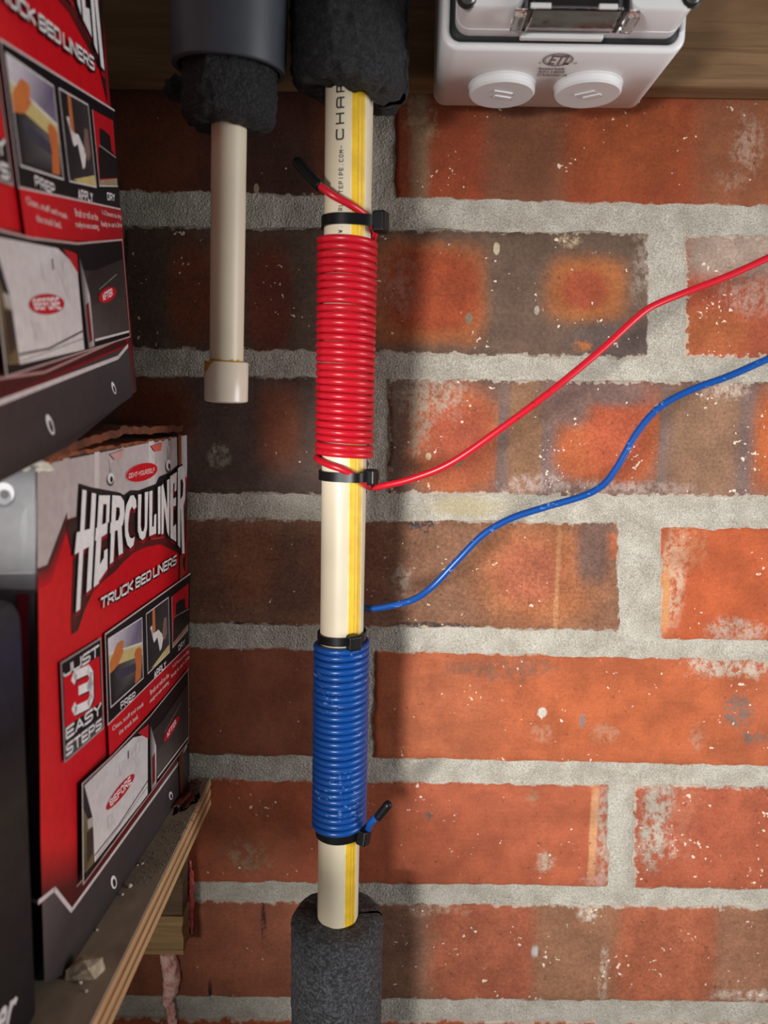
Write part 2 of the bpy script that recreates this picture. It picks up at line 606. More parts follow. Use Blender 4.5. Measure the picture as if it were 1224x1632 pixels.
def build_mortar():
    st = 0.0022
    nx, nz = int((WX1 - WX0) / st), int((WZ1 - WZ0) / st)
    V, Fc = [], []
    for j in range(nz + 1):
        for i in range(nx + 1):
            x, z = WX0 + i * st, WZ0 + j * st
            q = Vector((x, 0, z))
            y = 0.0008 + noise.noise(q * 42) * 0.0008 + noise.noise(q * 160) * 0.0005 + noise.noise(q * 420) * 0.0003
            V.append((x, y, z))
    for j in range(nz):
        for i in range(nx):
            a = j * (nx + 1) + i
            Fc.append((a, a + 1, a + nx + 2, a + nx + 1))
    return mesh('wall_back', V, Fc, M_MORTAR)


WALL = tag(build_mortar(), kind='structure')
WALL['label'] = 'red brick wall with grey mortar joints behind the pipes'
BRICKS = []


def brick(xl, xr, top, bot, mat, seed, wob=1.0):
    """xl, xr: pixel ends; top, bot: ((x, y), (x, y)) lines of its arrises"""
    def ln(l, x):
        (a, b), (c, d) = l
        return b + (d - b) * (x - a) / (c - a)
    TL, TR = at_y(xl, ln(top, xl), 0), at_y(xr, ln(top, xr), 0)
    BL, BR = at_y(xl, ln(bot, xl), 0), at_y(xr, ln(bot, xr), 0)
    W, H = (TR - TL).length, (TL - BL).length
    st = 0.0019
    nx, nz = max(4, round(W / st)), max(4, round(H / st))
    V, Fc, E = [], [], []
    off = Vector((seed * 3.7, seed * 1.3, seed * 2.1))
    pr = random.uniform(-0.0004, 0.0006)
    for j in range(nz + 1):
        for i in range(nx + 1):
            a, b = i / nx, j / nz
            p = (BL.lerp(BR, a)).lerp(TL.lerp(TR, a), b)
            dx, dz = min(a, 1 - a) * W, min(b, 1 - b) * H
            e = min(dx, dz)
            q = p + off
            n1, n2 = noise.noise(q * 75), noise.noise(q * 210 + Vector((9, 0, 3)))
            n3, n4 = noise.noise(q * 70 + Vector((0, 5, 7))), noise.noise(q * 200 + Vector((2, 8, 1)))
            f = math.exp(-e / 0.004) * wob
            p = p + Vector(((n1 * 0.0020 + n2 * 0.0009) * f, 0, (n3 * 0.0015 + n4 * 0.0008) * f))
            y = -0.0006 - pr + noise.noise(q * 28) * 0.0005 + noise.noise(q * 400) * 0.00012
            rr = 0.0028
            if e < rr:
                y += (1 - e / rr) ** 2 * (0.0018 + 0.0012 * max(0, n1))
            V.append((p.x, y, p.z))
            E.append(e)
    for j in range(nz):
        for i in range(nx):
            k = j * (nx + 1) + i
            Fc.append((k, k + 1, k + nx + 2, k + nx + 1))
    # the four sides run back into the wall
    rim = [i for i in range(nx + 1)] + [j * (nx + 1) + nx for j in range(1, nz + 1)] + \
          [nz * (nx + 1) + i for i in range(nx - 1, -1, -1)] + [j * (nx + 1) for j in range(nz - 1, 0, -1)]
    base = len(V)
    for r in rim:
        V.append((V[r][0], 0.02, V[r][2]))
        E.append(0.0)
    for k in range(len(rim)):
        k2 = (k + 1) % len(rim)
        Fc.append((rim[k], base + k, base + k2, rim[k2]))
    o = mesh('brick', V, Fc, mat, WALL)
    at = o.data.attributes.new('edge', 'FLOAT', 'POINT')
    at.data.foreach_set('value', E)
    BRICKS.append(o)
    return o


def L2(a, b):
    return ((310, a), (1224, b))


R1 = (L2(112, 126), L2(311, 331))
R2 = (L2(360, 372), L2(560, 575))
R3 = (L2(598, 606), L2(788, 795))
R4 = (L2(824, 834), L2(996, 1012))
R4R = (L2(831, 839), L2(1012, 1024))
R5 = (L2(1029, 1051), L2(1205, 1224))
R6 = (L2(1240, 1254), L2(1407, 1419))
R7 = (L2(1434, 1446), L2(1591, 1599))
R8 = (L2(1622, 1632), L2(1776, 1786))
R9 = (L2(1806, 1816), L2(1950, 1960))

RED, BROWN, PURP, ORNG = (178, 78, 52), (120, 84, 66), (116, 90, 88), (188, 96, 54)
LIME, CORE = (190, 176, 162), (168, 68, 42)
band = dict(soft=0.34, wob=0.6, pw=5)
soft = dict(soft=0.4, wob=0.35, pw=3)
smr = dict(soft=0.5, wob=2.2, pw=2.2, ns=160)

G1 = brick_mat('red_clay_plain', (176, 80, 54), [(1250, 1500, 200, 60, (150, 92, 66), soft)], 0.9, 0.8, 0.5)
mats = {}
mats['1L'] = brick_mat('red_clay_shade_darkened', (86, 42, 32), [(240, 250, 75, 90, (112, 52, 32), soft), (440, 270, 75, 70, (78, 46, 38), soft), (545, 250, 45, 120, (116, 58, 36), soft), (409, 301, 4, 8, (170, 152, 134), dict(soft=.15, wob=.4, pw=2))], 0.4, 0.8, 0.5)  # base and broad patches darkened to carry the shade at upper left
mats['1R'] = brick_mat('orange_clay_brown_band', (154, 62, 38), [  # dimmer light near the top of the wall is put into these colours
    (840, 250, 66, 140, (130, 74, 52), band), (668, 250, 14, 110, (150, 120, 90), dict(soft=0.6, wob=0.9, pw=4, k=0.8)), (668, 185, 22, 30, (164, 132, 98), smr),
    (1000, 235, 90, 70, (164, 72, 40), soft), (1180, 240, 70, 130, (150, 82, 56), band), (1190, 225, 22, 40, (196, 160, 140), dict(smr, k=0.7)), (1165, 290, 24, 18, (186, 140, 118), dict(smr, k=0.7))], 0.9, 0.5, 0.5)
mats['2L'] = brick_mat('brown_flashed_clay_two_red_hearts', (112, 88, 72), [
    (205, 465, 290, 120, (92, 72, 58), band), (305, 465, 36, 80, (124, 60, 38), soft), (430, 475, 36, 90, (116, 52, 38), soft),  # left end: brown flashing, deepened in colour for the shade there
    (680, 468, 92, 84, (170, 92, 58), dict(soft=0.2, wob=0.35, pw=4.5)), (684, 462, 76, 66, CORE, dict(soft=0.2, wob=0.4, pw=3)), (632, 455, 34, 40, (170, 118, 104), dict(smr, k=0.6)),
    (935, 462, 64, 54, (172, 96, 56), dict(soft=0.34, wob=0.4, pw=3)), (932, 462, 36, 32, (170, 74, 52), dict(soft=0.35, wob=0.4, pw=2.5)),
    (985, 545, 75, 30, (104, 86, 80), soft), (1022, 420, 14, 55, (158, 138, 124), dict(smr, pw=5)), (905, 385, 16, 9, (206, 182, 146), smr), (928, 552, 13, 9, (196, 108, 58), smr), (791, 397, 5, 10, (206, 190, 158), dict(soft=.15, wob=.4, pw=2)), (855, 495, 4, 7, (170, 160, 146), dict(soft=.2, wob=.4, pw=2)), (747, 508, 5, 8, (128, 116, 92), dict(soft=.3, wob=.6, pw=2))], 0.8, 0.9, 0.7)
mats['2R'] = brick_mat('red_clay_mortar_washed_top', (172, 76, 54), [
    (1165, 400, 90, 38, (176, 160, 144), dict(soft=0.5, wob=0.8, pw=4, k=0.85)), (1190, 470, 36, 34, (190, 152, 138), dict(smr, k=0.7)), (1130, 530, 60, 34, (176, 88, 54), soft)], 1.2, 1.6, 0.7)
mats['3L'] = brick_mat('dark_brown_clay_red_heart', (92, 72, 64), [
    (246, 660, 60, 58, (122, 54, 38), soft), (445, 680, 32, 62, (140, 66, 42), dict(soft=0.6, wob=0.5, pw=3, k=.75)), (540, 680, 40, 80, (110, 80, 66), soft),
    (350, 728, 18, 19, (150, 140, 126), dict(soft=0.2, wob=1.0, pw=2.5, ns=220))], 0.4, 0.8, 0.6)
mats['3R'] = brick_mat('purple_flashed_clay_red_hearts', (124, 96, 82), [
    (725, 700, 74, 88, (182, 92, 60), dict(soft=0.25, wob=0.5, pw=3)), (730, 700, 48, 60, (178, 80, 60), soft), (690, 630, 50, 34, (188, 168, 148), dict(smr, k=0.75)),
    (668, 670, 16, 60, (170, 150, 130), dict(smr, k=0.8)), (838, 695, 30, 100, (146, 104, 76), band), (801, 695, 8, 100, (126, 100, 92), band), (875, 700, 11, 100, (128, 102, 96), band),
    (970, 690, 82, 82, (190, 92, 58), dict(soft=0.2, wob=0.4, pw=4)), (985, 690, 46, 64, (184, 80, 56), soft), (900, 640, 40, 40, (132, 100, 90), soft), (960, 625, 80, 22, (130, 100, 92), dict(soft=0.5, wob=0.6)),
    (1059, 700, 8, 100, (130, 104, 98), band), (1122, 700, 56, 100, (148, 108, 84), band), (1190, 700, 12, 100, (126, 100, 92), band), (1240, 700, 38, 84, (194, 94, 54), soft),
    (683, 727, 4.5, 6, (214, 186, 148), dict(soft=.12, wob=.3, pw=2)), (729, 735, 8, 8, (120, 104, 74), dict(soft=.3, wob=.9, pw=2)), (1160, 620, 30, 14, (196, 172, 156), smr), (870, 772, 60, 13, (190, 164, 156), dict(smr, k=0.75)), (1010, 778, 90, 10, (192, 166, 156), dict(smr, k=0.7))], 1.2, 1.3, 0.8)
mats['4L'] = brick_mat('rusty_brown_clay_orange_heart', (142, 96, 72), [
    (455, 910, 190, 90, (124, 84, 64), soft), (400, 900, 40, 60, (136, 82, 60), soft), (560, 900, 60, 70, (126, 76, 58), soft),
    (858, 918, 96, 82, (178, 102, 68), dict(soft=0.45, wob=0.3, pw=2.3)), (842, 915, 50, 48, (176, 92, 70), dict(soft=0.4, wob=0.3, pw=2.3)),
    (888, 925, 3, 70, (208, 150, 104), dict(soft=0.8, wob=0.7, pw=4, k=0.7)), (965, 870, 18, 20, (196, 102, 68), dict(soft=0.08, wob=0.3, pw=6)), (945, 875, 26, 60, (118, 86, 74), soft),
    (672, 838, 24, 9, (64, 56, 60), dict(soft=0.2, wob=1.8, pw=2.5, ns=260)), (700, 998, 66, 6, (70, 60, 60), dict(soft=0.3, wob=1.6, pw=3, ns=260)), (400, 998, 60, 6, (64, 54, 52), dict(soft=0.3, wob=1.6, pw=3, ns=260)),
    (640, 925, 12, 16, (166, 146, 128), smr)], 0.7, 0.9, 0.95)
mats['4R'] = brick_mat('bright_orange_clay', (192, 84, 50), [
    (1074, 920, 17, 80, (214, 178, 150), dict(soft=0.5, wob=1.2, pw=3, ns=140, k=0.9)), (1100, 870, 26, 30, (206, 130, 96), dict(smr, k=0.6)), (1175, 1006, 40, 16, (196, 170, 152), dict(smr, k=0.85)), (1058, 960, 9, 50, (212, 142, 96), soft)], 0.7, 0.6, 0.45)
mats['5L'] = brick_mat('deep_red_clay_left', (146, 76, 58), [(420, 1120, 90, 70, (150, 80, 60), soft)], 0.6, 0.7, 0.4)
mats['5R'] = brick_mat('long_orange_clay', (186, 90, 60), [
    (1010, 1130, 160, 80, (192, 92, 58), soft), (700, 1130, 90, 80, (182, 92, 64), soft), (1165, 1060, 62, 20, (202, 182, 164), dict(soft=0.3, wob=1.8, pw=3, ns=120)), (1175, 1130, 22, 26, (132, 104, 92), dict(soft=0.2, wob=2.4, pw=2, ns=260)),
    (1200, 1175, 20, 9, (130, 104, 92), smr), (800, 1065, 80, 16, (132, 90, 72), dict(soft=0.3, wob=2.4, pw=2, ns=200, k=0.7)), (864, 1135, 7, 8, (214, 206, 190), dict(soft=0.2, wob=0.5, pw=2)),
    (928, 1148, 4, 10, (140, 116, 110), soft), (865, 1170, 14, 12, (204, 140, 116), dict(smr, k=0.7)), (965, 1170, 20, 12, (206, 146, 120), dict(smr, k=0.6)), (1110, 1175, 14, 18, (190, 140, 118), dict(smr, k=0.7))], 0.9, 0.6, 0.4)
mats['6L'] = brick_mat('salmon_clay_chipped_end', (184, 88, 64), [
    (400, 1340, 80, 70, (160, 80, 58), soft), (395, 1365, 30, 24, (168, 140, 108), dict(smr, k=0.6)), (945, 1330, 6, 78, (220, 160, 116), dict(soft=0.4, wob=0.7, pw=5, k=0.8)), (962, 1330, 11, 85, (190, 174, 158), dict(soft=0.5, wob=1.2, pw=4, ns=160, k=0.85)),
    (870, 1372, 12, 14, (200, 180, 156), smr), (848, 1268, 9, 7, (164, 118, 88), smr), (682, 1300, 8, 6, (120, 92, 82), smr), (945, 1402, 20, 8, (206, 150, 140), smr)], 0.8, 0.6, 0.35)
mats['6R'] = brick_mat('red_clay_mortar_smeared_end', (182, 86, 64), [
    (1042, 1310, 25, 62, (190, 180, 164), dict(soft=0.3, wob=1.3, pw=3, ns=110)), (1090, 1320, 22, 60, (194, 116, 96), dict(smr, k=0.6)), (1070, 1355, 8, 20, (206, 170, 152), smr)], 1.0, 0.8, 0.5)
mats['7L'] = brick_mat('red_clay_cracked', (152, 82, 62), [(420, 1475, 4, 34, (44, 28, 24), dict(soft=0.3, wob=0.8, pw=2, ns=140)), (335, 1575, 3, 16, (44, 28, 24), dict(soft=0.3, wob=0.6, pw=2)), (350, 1500, 60, 60, (158, 84, 64), soft)], 0.7, 0.8, 0.5)
mats['7R'] = brick_mat('banded_red_and_brown_clay', (150, 98, 74), [
    (640, 1520, 44, 90, (140, 96, 76), band), (772, 1515, 84, 90, (172, 82, 62), dict(soft=0.2, wob=0.5, pw=5, k=0.8)), (918, 1515, 62, 90, (154, 104, 78), band), (1062, 1515, 80, 90, (180, 88, 64), dict(soft=0.22, wob=0.5, pw=5, k=0.8)),
    (1185, 1515, 42, 90, (158, 104, 80), band), (700, 1450, 40, 8, (200, 164, 142), dict(smr, k=0.6)), (935, 1455, 14, 10, (206, 190, 172), smr), (960, 1560, 6, 40, (206, 180, 164), dict(smr, k=0.8)), (852, 1515, 5, 9, (190, 182, 178), soft), (1180, 1585, 40, 8, (200, 176, 160), smr)], 0.9, 0.8, 0.7)
_k = 0
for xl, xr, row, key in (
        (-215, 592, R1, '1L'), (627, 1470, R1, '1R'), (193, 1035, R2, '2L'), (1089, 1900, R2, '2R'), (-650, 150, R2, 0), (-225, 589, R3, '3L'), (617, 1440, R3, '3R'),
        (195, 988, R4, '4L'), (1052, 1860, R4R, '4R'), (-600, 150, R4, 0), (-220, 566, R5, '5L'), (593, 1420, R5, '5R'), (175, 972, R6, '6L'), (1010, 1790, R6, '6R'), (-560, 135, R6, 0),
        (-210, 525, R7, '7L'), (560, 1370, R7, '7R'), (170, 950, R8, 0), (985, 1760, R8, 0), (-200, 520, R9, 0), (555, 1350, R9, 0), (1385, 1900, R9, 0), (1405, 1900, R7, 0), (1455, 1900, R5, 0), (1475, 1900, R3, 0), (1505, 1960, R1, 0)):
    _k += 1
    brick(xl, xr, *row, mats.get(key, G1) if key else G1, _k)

# ================================================================== wooden board, outlet enclosure
M_BOARD = wood_mat('brown_pine_board', (112, 84, 58), (134, 104, 74), (9, 60, 75), (84, 60, 40), 0.7, 0.55)
BT = 0.019                                              # board thickness
Z_BOARD = at_y(1100, 161, 0).z
bm = box_bm(-0.34, 0.36, -BT, -0.0012, Z_BOARD, 0.30)
board = from_bm('wooden_board', bm, M_BOARD)
bevel(board, 0.003, 3)
tag(board, 'brown wooden board fixed along the wall above the top brick course', 'board')

M_WHITE = plain('white_enclosure_plastic', (228, 227, 229), 0.38, 0.02, 30, 0.06, 900)
M_WHITE2 = plain('white_knockout_plastic', (218, 218, 219), 0.34, 0.02, 30)
M_BLACK = plain('black_nylon', (13, 13, 15), 0.38, 0.15, 90, spec=0.25)
M_RUBBER = plain('black_rubber_gasket', (8, 9, 12), 0.6, 0.1, 90)
M_DARK = plain('dark_recess_plastic', (12, 11, 11), 0.5, 0.1, 60)
M_GREYPRINT = plain('grey_print', (128, 112, 112), 0.6, 0.05)
M_CHROME = plain('dull_screw_metal', (120, 122, 120), 0.35, 0.2, 200, metal=0.9)


def glass_mat():
    m, N, B = material('clear_polycarbonate')
    B.inputs['Base Color'].default_value = (0.93, 0.93, 0.95, 1)
    B.inputs['Roughness'].default_value = 0.06
    B.inputs['Transmission Weight'].default_value = 1.0
    B.inputs['IOR'].default_value = 1.45
    tc = N.new('ShaderNodeTexCoord').outputs['Object']
    N.put(B.inputs['Normal'], N.bump(N.noise(tc, 120, 2), 0.12, 0.001))
    return m


M_GLASS = glass_mat()


def rrect(x0, x1, z0, z1, r, n=6):
    out = []
    for cx, cz, a0 in ((x1 - r, z1 - r, 0), (x0 + r, z1 - r, 90), (x0 + r, z0 + r, 180), (x1 - r, z0 + r, 270)):
        for k in range(n + 1):
            a = math.radians(a0 + 90 * k / n)
            out.append((cx + r * math.cos(a), cz + r * math.sin(a)))
    return out


def loft_bm(rings, cap0=True, cap1=True):
    """rings: lists of 3D points of equal length"""
    bm = bmesh.new()
    R = [[bm.verts.new(p) for p in r] for r in rings]
    n = len(R[0])
    for a, b in zip(R, R[1:]):
        for k in range(n):
            bm.faces.new((a[k], a[(k + 1) % n], b[(k + 1) % n], b[k]))
    if cap0: bm.faces.new(R[0])
    if cap1: bm.faces.new(R[-1])
    return bm


YB = -BT
YF = YB - 0.0588                                        # front lip of the enclosure body
pL, pR, pB = at_y(704, 60, YF), at_y(1093, 60, YF), at_y(880, 82, YF)
EX0, EX1, EZ0, EZ1 = pL.x, pR.x, pB.z, pB.z + 0.135
encl = empty('outlet_enclosure', ((EX0 + EX1) / 2, YB, EZ0))
tag(encl, 'white plastic outdoor outlet box with clear cover on the wooden board', 'outlet box')


def ring(x0, x1, z0, z1, r, y):
    return [(x, y, z) for x, z in rrect(x0, x1, z0, z1, r)]


g = 0.0035
body = from_bm('body', loft_bm([ring(EX0, EX1, EZ0, EZ1, .006, YB), ring(EX0, EX1, EZ0, EZ1, .007, YF + .0012), ring(EX0 + .0008, EX1 - .0008, EZ0 + .0008, EZ1 - .0008, .0065, YF),
                                ring(EX0 + g, EX1 - g, EZ0 + g, EZ1 - g, .005, YF), ring(EX0 + g, EX1 - g, EZ0 + g, EZ1 - g, .005, YF + .004)]), M_WHITE, encl, True)
from_bm('gasket', loft_bm([ring(EX0 + g - .0006, EX1 - g + .0006, EZ0 + g - .0006, EZ1 - g + .0006, .005, YF + .003), ring(EX0 + g - .0002, EX1 - g + .0002, EZ0 + g - .0002, EZ1 - g + .0002, .005, YF - .0006),
                           ring(EX0 + g + .003, EX1 - g - .003, EZ0 + g + .003, EZ1 - g - .003, .005, YF - .0006)]), M_RUBBER, encl, True)
CI, YC = .0056, YF - .022
CX0, CX1, CZ0, CZ1 = EX0 + CI, EX1 - CI + .0015, EZ0 + CI, EZ1 - CI
WXa, WXb, WZa = at_y(836, 30, YC).x, at_y(1000, 30, YC).x, CZ0 + .0028

# cover: flange, then the deep front with a notch for the hinged window
cv = bmesh.new()


def loft_into(bm, rings, cap0=True, cap1=True):
    R = [[bm.verts.new(p) for p in r] for r in rings]
    n = len(R[0])
    for a, b in zip(R, R[1:]):
        for k in range(n):
            bm.faces.new((a[k], a[(k + 1) % n], b[(k + 1) % n], b[k]))
    if cap0: bm.faces.new(R[0])
    if cap1: bm.faces.new(R[-1])


loft_into(cv, [ring(CX0, CX1, CZ0, CZ1, .006, YF + .002), ring(CX0, CX1, CZ0, CZ1, .006, YF - .006)])
for xa, xb in ((CX0 + .0003, WXa), (WXb, CX1 - .0003)):
    loft_into(cv, [ring(xa, xb, CZ0 + .0003, CZ1 - .0003, .0055, YF - .0055), ring(xa, xb, CZ0 + .0006, CZ1 - .0003, .0058, YC + .0012), ring(xa + .0007, xb - .0007, CZ0 + .0014, CZ1 - .001, .0055, YC)])
cover = from_bm('cover', cv, M_WHITE, encl)
for p in cover.data.polygons: p.use_smooth = True
cover.data.set_sharp_from_angle(angle=math.radians(35))
from_bm('recess', box_bm(WXa, WXb, YC + .0085, YF - .0052, CZ0 + .0032, CZ1 - .01), M_DARK, encl)
from_bm('recess_floor', box_bm(WXa + .0006, WXb - .0006, YF - .0064, YF - .0052, CZ0 + .0022, CZ0 + .012), M_DARK, encl)
# below the window: a white lip on the flange, a dark gap, then the clear tray standing out
yl = YF - .0066
za, zb = at_y(900, 61, yl).z, at_y(900, 52, yl).z
bevel(from_bm('hinge_strip', box_bm(WXa + .001, at_y(963, 40, yl).x, yl, yl + .003, za, zb), M_WHITE2, encl), .0006)
lx0, lx1 = WXa + .0004, WXb - .0004
ly0, ly1 = YF - .0085, YC - .0045
lz0 = (at_y(900, 24, ly1).z + at_y(900, 45, ly0).z) / 2
lz1 = CZ1 - .012
for xa, xb in ((845, 878), (954, 984)):
    a, b = at_y(xa, 20, ly1), at_y(xb, 20, ly1)
    bevel(from_bm('hinge_tab', box_bm(a.x, b.x, ly1 - .0008, ly1 + .0004, lz0 + .0004, lz0 + .0024), M_WHITE2, encl), .0004)
lid = bmesh.new()
tw = .0024
box_bm(lx0, lx0 + tw, ly1, ly0, lz0, lz1, lid)
box_bm(lx1 - tw, lx1, ly1, ly0, lz0, lz1, lid)
box_bm(lx0 + tw, lx1 - tw, ly1, ly0, lz0, lz0 + .0016, lid)
box_bm(lx0 + tw, lx1 - tw, ly1, ly1 + .0016, lz0 + .0016, lz1, lid)
bevel(from_bm('clear_window', lid, M_GLASS, encl), .0006, 2)
for sx in (-1, 1):
    c = (lx0 if sx < 0 else lx1)
    bevel(from_bm('window_foot', box_bm(min(c, c + sx * .005), max(c, c + sx * .005), YC - .003, YC + .010, lz0 - .002, lz0 + .0014), M_GLASS, encl), .0006, 2)


def disc_bm(c, r, axis, h, n=40, chamf=.0006):
    """short cylinder from c along axis"""
    ax = Vector(axis).normalized()
    a = ax.orthogonal().normalized()
    b = ax.cross(a)

    def rg(rr, t): return [tuple(Vector(c) + ax * t + (a * math.cos(2 * math.pi * k / n) + b * math.sin(2 * math.pi * k / n)) * rr) for k in range(n)]
    return loft_bm([rg(r, 0), rg(r, h - chamf), rg(r - chamf, h)])


for px, py in ((744, -3), (1102, -4)):
    c = at_y(px, py, YC)
    rec = from_bm('screw_recess', disc_bm((c.x, YC + .0002, c.z), .0042, (0, -1, 0), .0006), M_DARK, encl)
    s = from_bm('screw', disc_bm((c.x + .0005, YC - .0002, c.z + .0006), .0031, (0, -1, 0), .0008), M_CHROME, rec)
for px, py, ang in ((800, 137, 18), (937, 137, -32)):
    c = at_z(px, py, EZ0)
    k = from_bm('knockout_plug', loft_bm([[(c.x + r * math.cos(2 * math.pi * q / 48), c.y + r * math.sin(2 * math.pi * q / 48), EZ0 - h) for q in range(48)]
                                          for r, h in ((.0163, -.001), (.0163, .0004), (.0158, .0008), (.0158, .0034), (.0150, .0044))]), M_WHITE2, encl)
    for p in k.data.polygons: p.use_smooth = True
    k.data.set_sharp_from_angle(angle=math.radians(30))
    ca, sa = math.cos(math.radians(ang)), math.sin(math.radians(ang))
    mk = bmesh.new()
    for ux0, ux1, uy0, uy1 in ((-.0055, .004, -.0036, -.0022), (-.003, .0055, .0012, .0034)):
        bb = box_bm(ux0, ux1, uy0, uy1, 0, .0006)
        for v in bb.verts:
            x, y, z = v.co
            v.co = (c.x + x * ca - y * sa, c.y - .001 - (x * sa + y * ca) * -1, EZ0 - .0044 - z + .0001)
        me_ = bpy.data.meshes.new('tmp'); bb.to_mesh(me_); bb.free(); mk.from_mesh(me_); bpy.data.meshes.remove(me_)
    from_bm('raised_mark', mk, M_WHITE2, k)

# printed listing mark on the underside (text reads upright seen from below)
PV, PF = [], []


def under(px0, px1, pyt, pyb, s, bold=0.0, shear=0.0):
    V, Fc, _ = text_geo(s, bold, shear)
    a, b = at_z(px0, pyb, EZ0), at_z(px1, pyb, EZ0)
    t = at_z(px0, pyt, EZ0)
    n0 = len(PV)
    for u, v in V:
        PV.append((a.x + (b.x - a.x) * u, a.y + (t.y - a.y) * v, EZ0 - .00025))
    for f in Fc: PF.append(tuple(n0 + i for i in f))


under(872, 906, 87, 102, 'ETL', .03, .15)
under(858, 862, 98, 101, 'c')
under(913, 919, 98, 101, 'us')
under(858, 901, 106, 110.5, 'Intertek', .02)
under(857, 899, 111.5, 115.5, '5011808', .02)
under(855, 904, 116.5, 120.5, 'STANDARD UL', .02)
cc = at_z(889, 94.5, EZ0)
rx_, ry_ = (at_z(914, 94, EZ0).x - at_z(865, 94, EZ0).x) / 2, abs(at_z(889, 84, EZ0).y - at_z(889, 105, EZ0).y) / 2
for k0, k1 in ((1.0, .91), (.85, .8)):
    n0 = len(PV)
    for q in range(40):
        a = 2 * math.pi * q / 40
        for kk in (k0, k1): PV.append((cc.x + rx_ * kk * math.cos(a), cc.y + ry_ * kk * math.sin(a), EZ0 - .00025))
    for q in range(40):
        q2 = (q + 1) % 40
        PF.append((n0 + 2 * q, n0 + 2 * q2, n0 + 2 * q2 + 1, n0 + 2 * q + 1))
mesh('listing_mark', PV, PF, M_GREYPRINT, encl, False)

# ================================================================== pipes
M_PVC = plain('cream_pipe_plastic', (214, 202, 176), 0.42, 0.05, 25, 0.05, 300)
M_PVC2 = plain('pale_cap_plastic', (226, 214, 194), 0.28, 0.03, 25)
M_YEL = plain('yellow_stripe_ink', (222, 178, 34), 0.45, 0.12, 120)
M_YEL2 = plain('pale_yellow_halo_ink', (224, 206, 158), 0.45, 0.08, 120)
M_INK = plain('black_pipe_ink', (30, 28, 26), 0.6, 0.05)
M_GLUE = plain('amber_solvent_cement', (176, 132, 22), 0.25, 0.25, 120)
M_FOAM = foam_mat('charcoal_foam')
M_FOAM2 = foam_mat('worn_grey_black_foam', (44, 44, 47), 0.6, 1.0, 0.4, .0011)
M_GREY = plain('slate_grey_conduit_plastic', (62, 66, 74), 0.42, 0.06, 40, 0.05, 400)


class Axis:
    def __init__(s, A, B):
        s.A, s.B = Vector(A), Vector(B)
        s.t = (s.B - s.A).normalized()                   # downwards
        s.ex = (Vector((1, 0, 0)) - s.t * s.t.x).normalized()
        s.ey = (Vector((0, -1, 0)) - s.t * (-s.t.y))
        s.ey = (s.ey - s.ex * s.ey.dot(s.ex)).normalized()   # towards the viewer

    def s_at(s, py):
        lo, hi = -0.5, 1.2
        for _ in range(50):
            m = (lo + hi) / 2
            if proj(s.A + s.t * m)[1] < py: lo = m
            else: hi = m
        return lo

    def pt(s, q, th=0.0, r=0.0):
        return s.A + s.t * q + (s.ex * math.cos(th) + s.ey * math.sin(th)) * r


def lathe(ax, prof, name, mat, parent=None, n=56):
    """prof: list of (s along axis, radius)"""
    V = [ax.pt(q, 2 * math.pi * k / n, r) for q, r in prof for k in range(n)]
    Fc = [(j * n + k, j * n + (k + 1) % n, (j + 1) * n + (k + 1) % n, (j + 1) * n + k) for j in range(len(prof) - 1) for k in range(n)]
    o = mesh(name, V, Fc, mat, parent)
    bm = bmesh.new(); bm.from_mesh(o.data); bmesh.ops.recalc_face_normals(bm, faces=bm.faces); bm.to_mesh(o.data); bm.free()
    o.data.set_sharp_from_angle(angle=math.radians(40))
    return o


AX = Axis(at_depth(556.5, 180, .350), at_depth(538.8, 1420, .410))
RP = 0.0111
S_TOP, S_BOT = AX.s_at(-150), AX.s_at(1800)
pipe = lathe(AX, [(S_TOP, RP - .002), (S_TOP, RP), (S_BOT, RP), (S_BOT, RP - .002), (S_TOP, RP - .002)], 'water_pipe', M_PVC)
tag(pipe, 'cream plastic pipe with yellow stripe running down the wall, wrapped by both wires', 'pipe')


def stripe(name, mat, key, rr):
    """key: (py, deg0, deg1) list - strip on the pipe wall"""
    V, Fc = [], []
    N_, K = 60, 8
    s0, s1 = AX.s_at(60), AX.s_at(1500)
    ks = [(AX.s_at(a), b, c) for a, b, c in key]
    for j in range(N_ + 1):
        q = s0 + (s1 - s0) * j / N_
        for (a, b, c), (a2, b2, c2) in zip(ks, ks[1:]):
            if q <= a2 or a2 == ks[-1][0]:
                f = (q - a) / (a2 - a)
                lo, hi = b + (b2 - b) * f, c + (c2 - c) * f
                break
        for k in range(K + 1):
            th = math.radians(90 - (lo + (hi - lo) * k / K))
            V.append(AX.pt(q, th, RP + rr))
    for j in range(N_):
        for k in range(K):
            i = j * (K + 1) + k
            Fc.append((i, i + 1, i + K + 2, i + K + 1))
    return mesh(name, V, Fc, mat, pipe)


stripe('stripe_halo', M_YEL2, [(150, 6, 48), (900, 15, 62), (1450, 20, 62)], .00004)
stripe('yellow_stripe', M_YEL, [(150, 10, 43), (900, 20, 54), (1450, 24, 57)], .00009)
for d in (.42, .72):
    kk = [(p, a + (b - a) * d, a + (b - a) * d + 2.2) for p, a, b in ((150, 10, 43), (900, 20, 54), (1450, 24, 57))]
    o = stripe('stripe_line', plain('deep_yellow_line', (196, 158, 34), 0.5, 0.15, 200), kk, .00013)


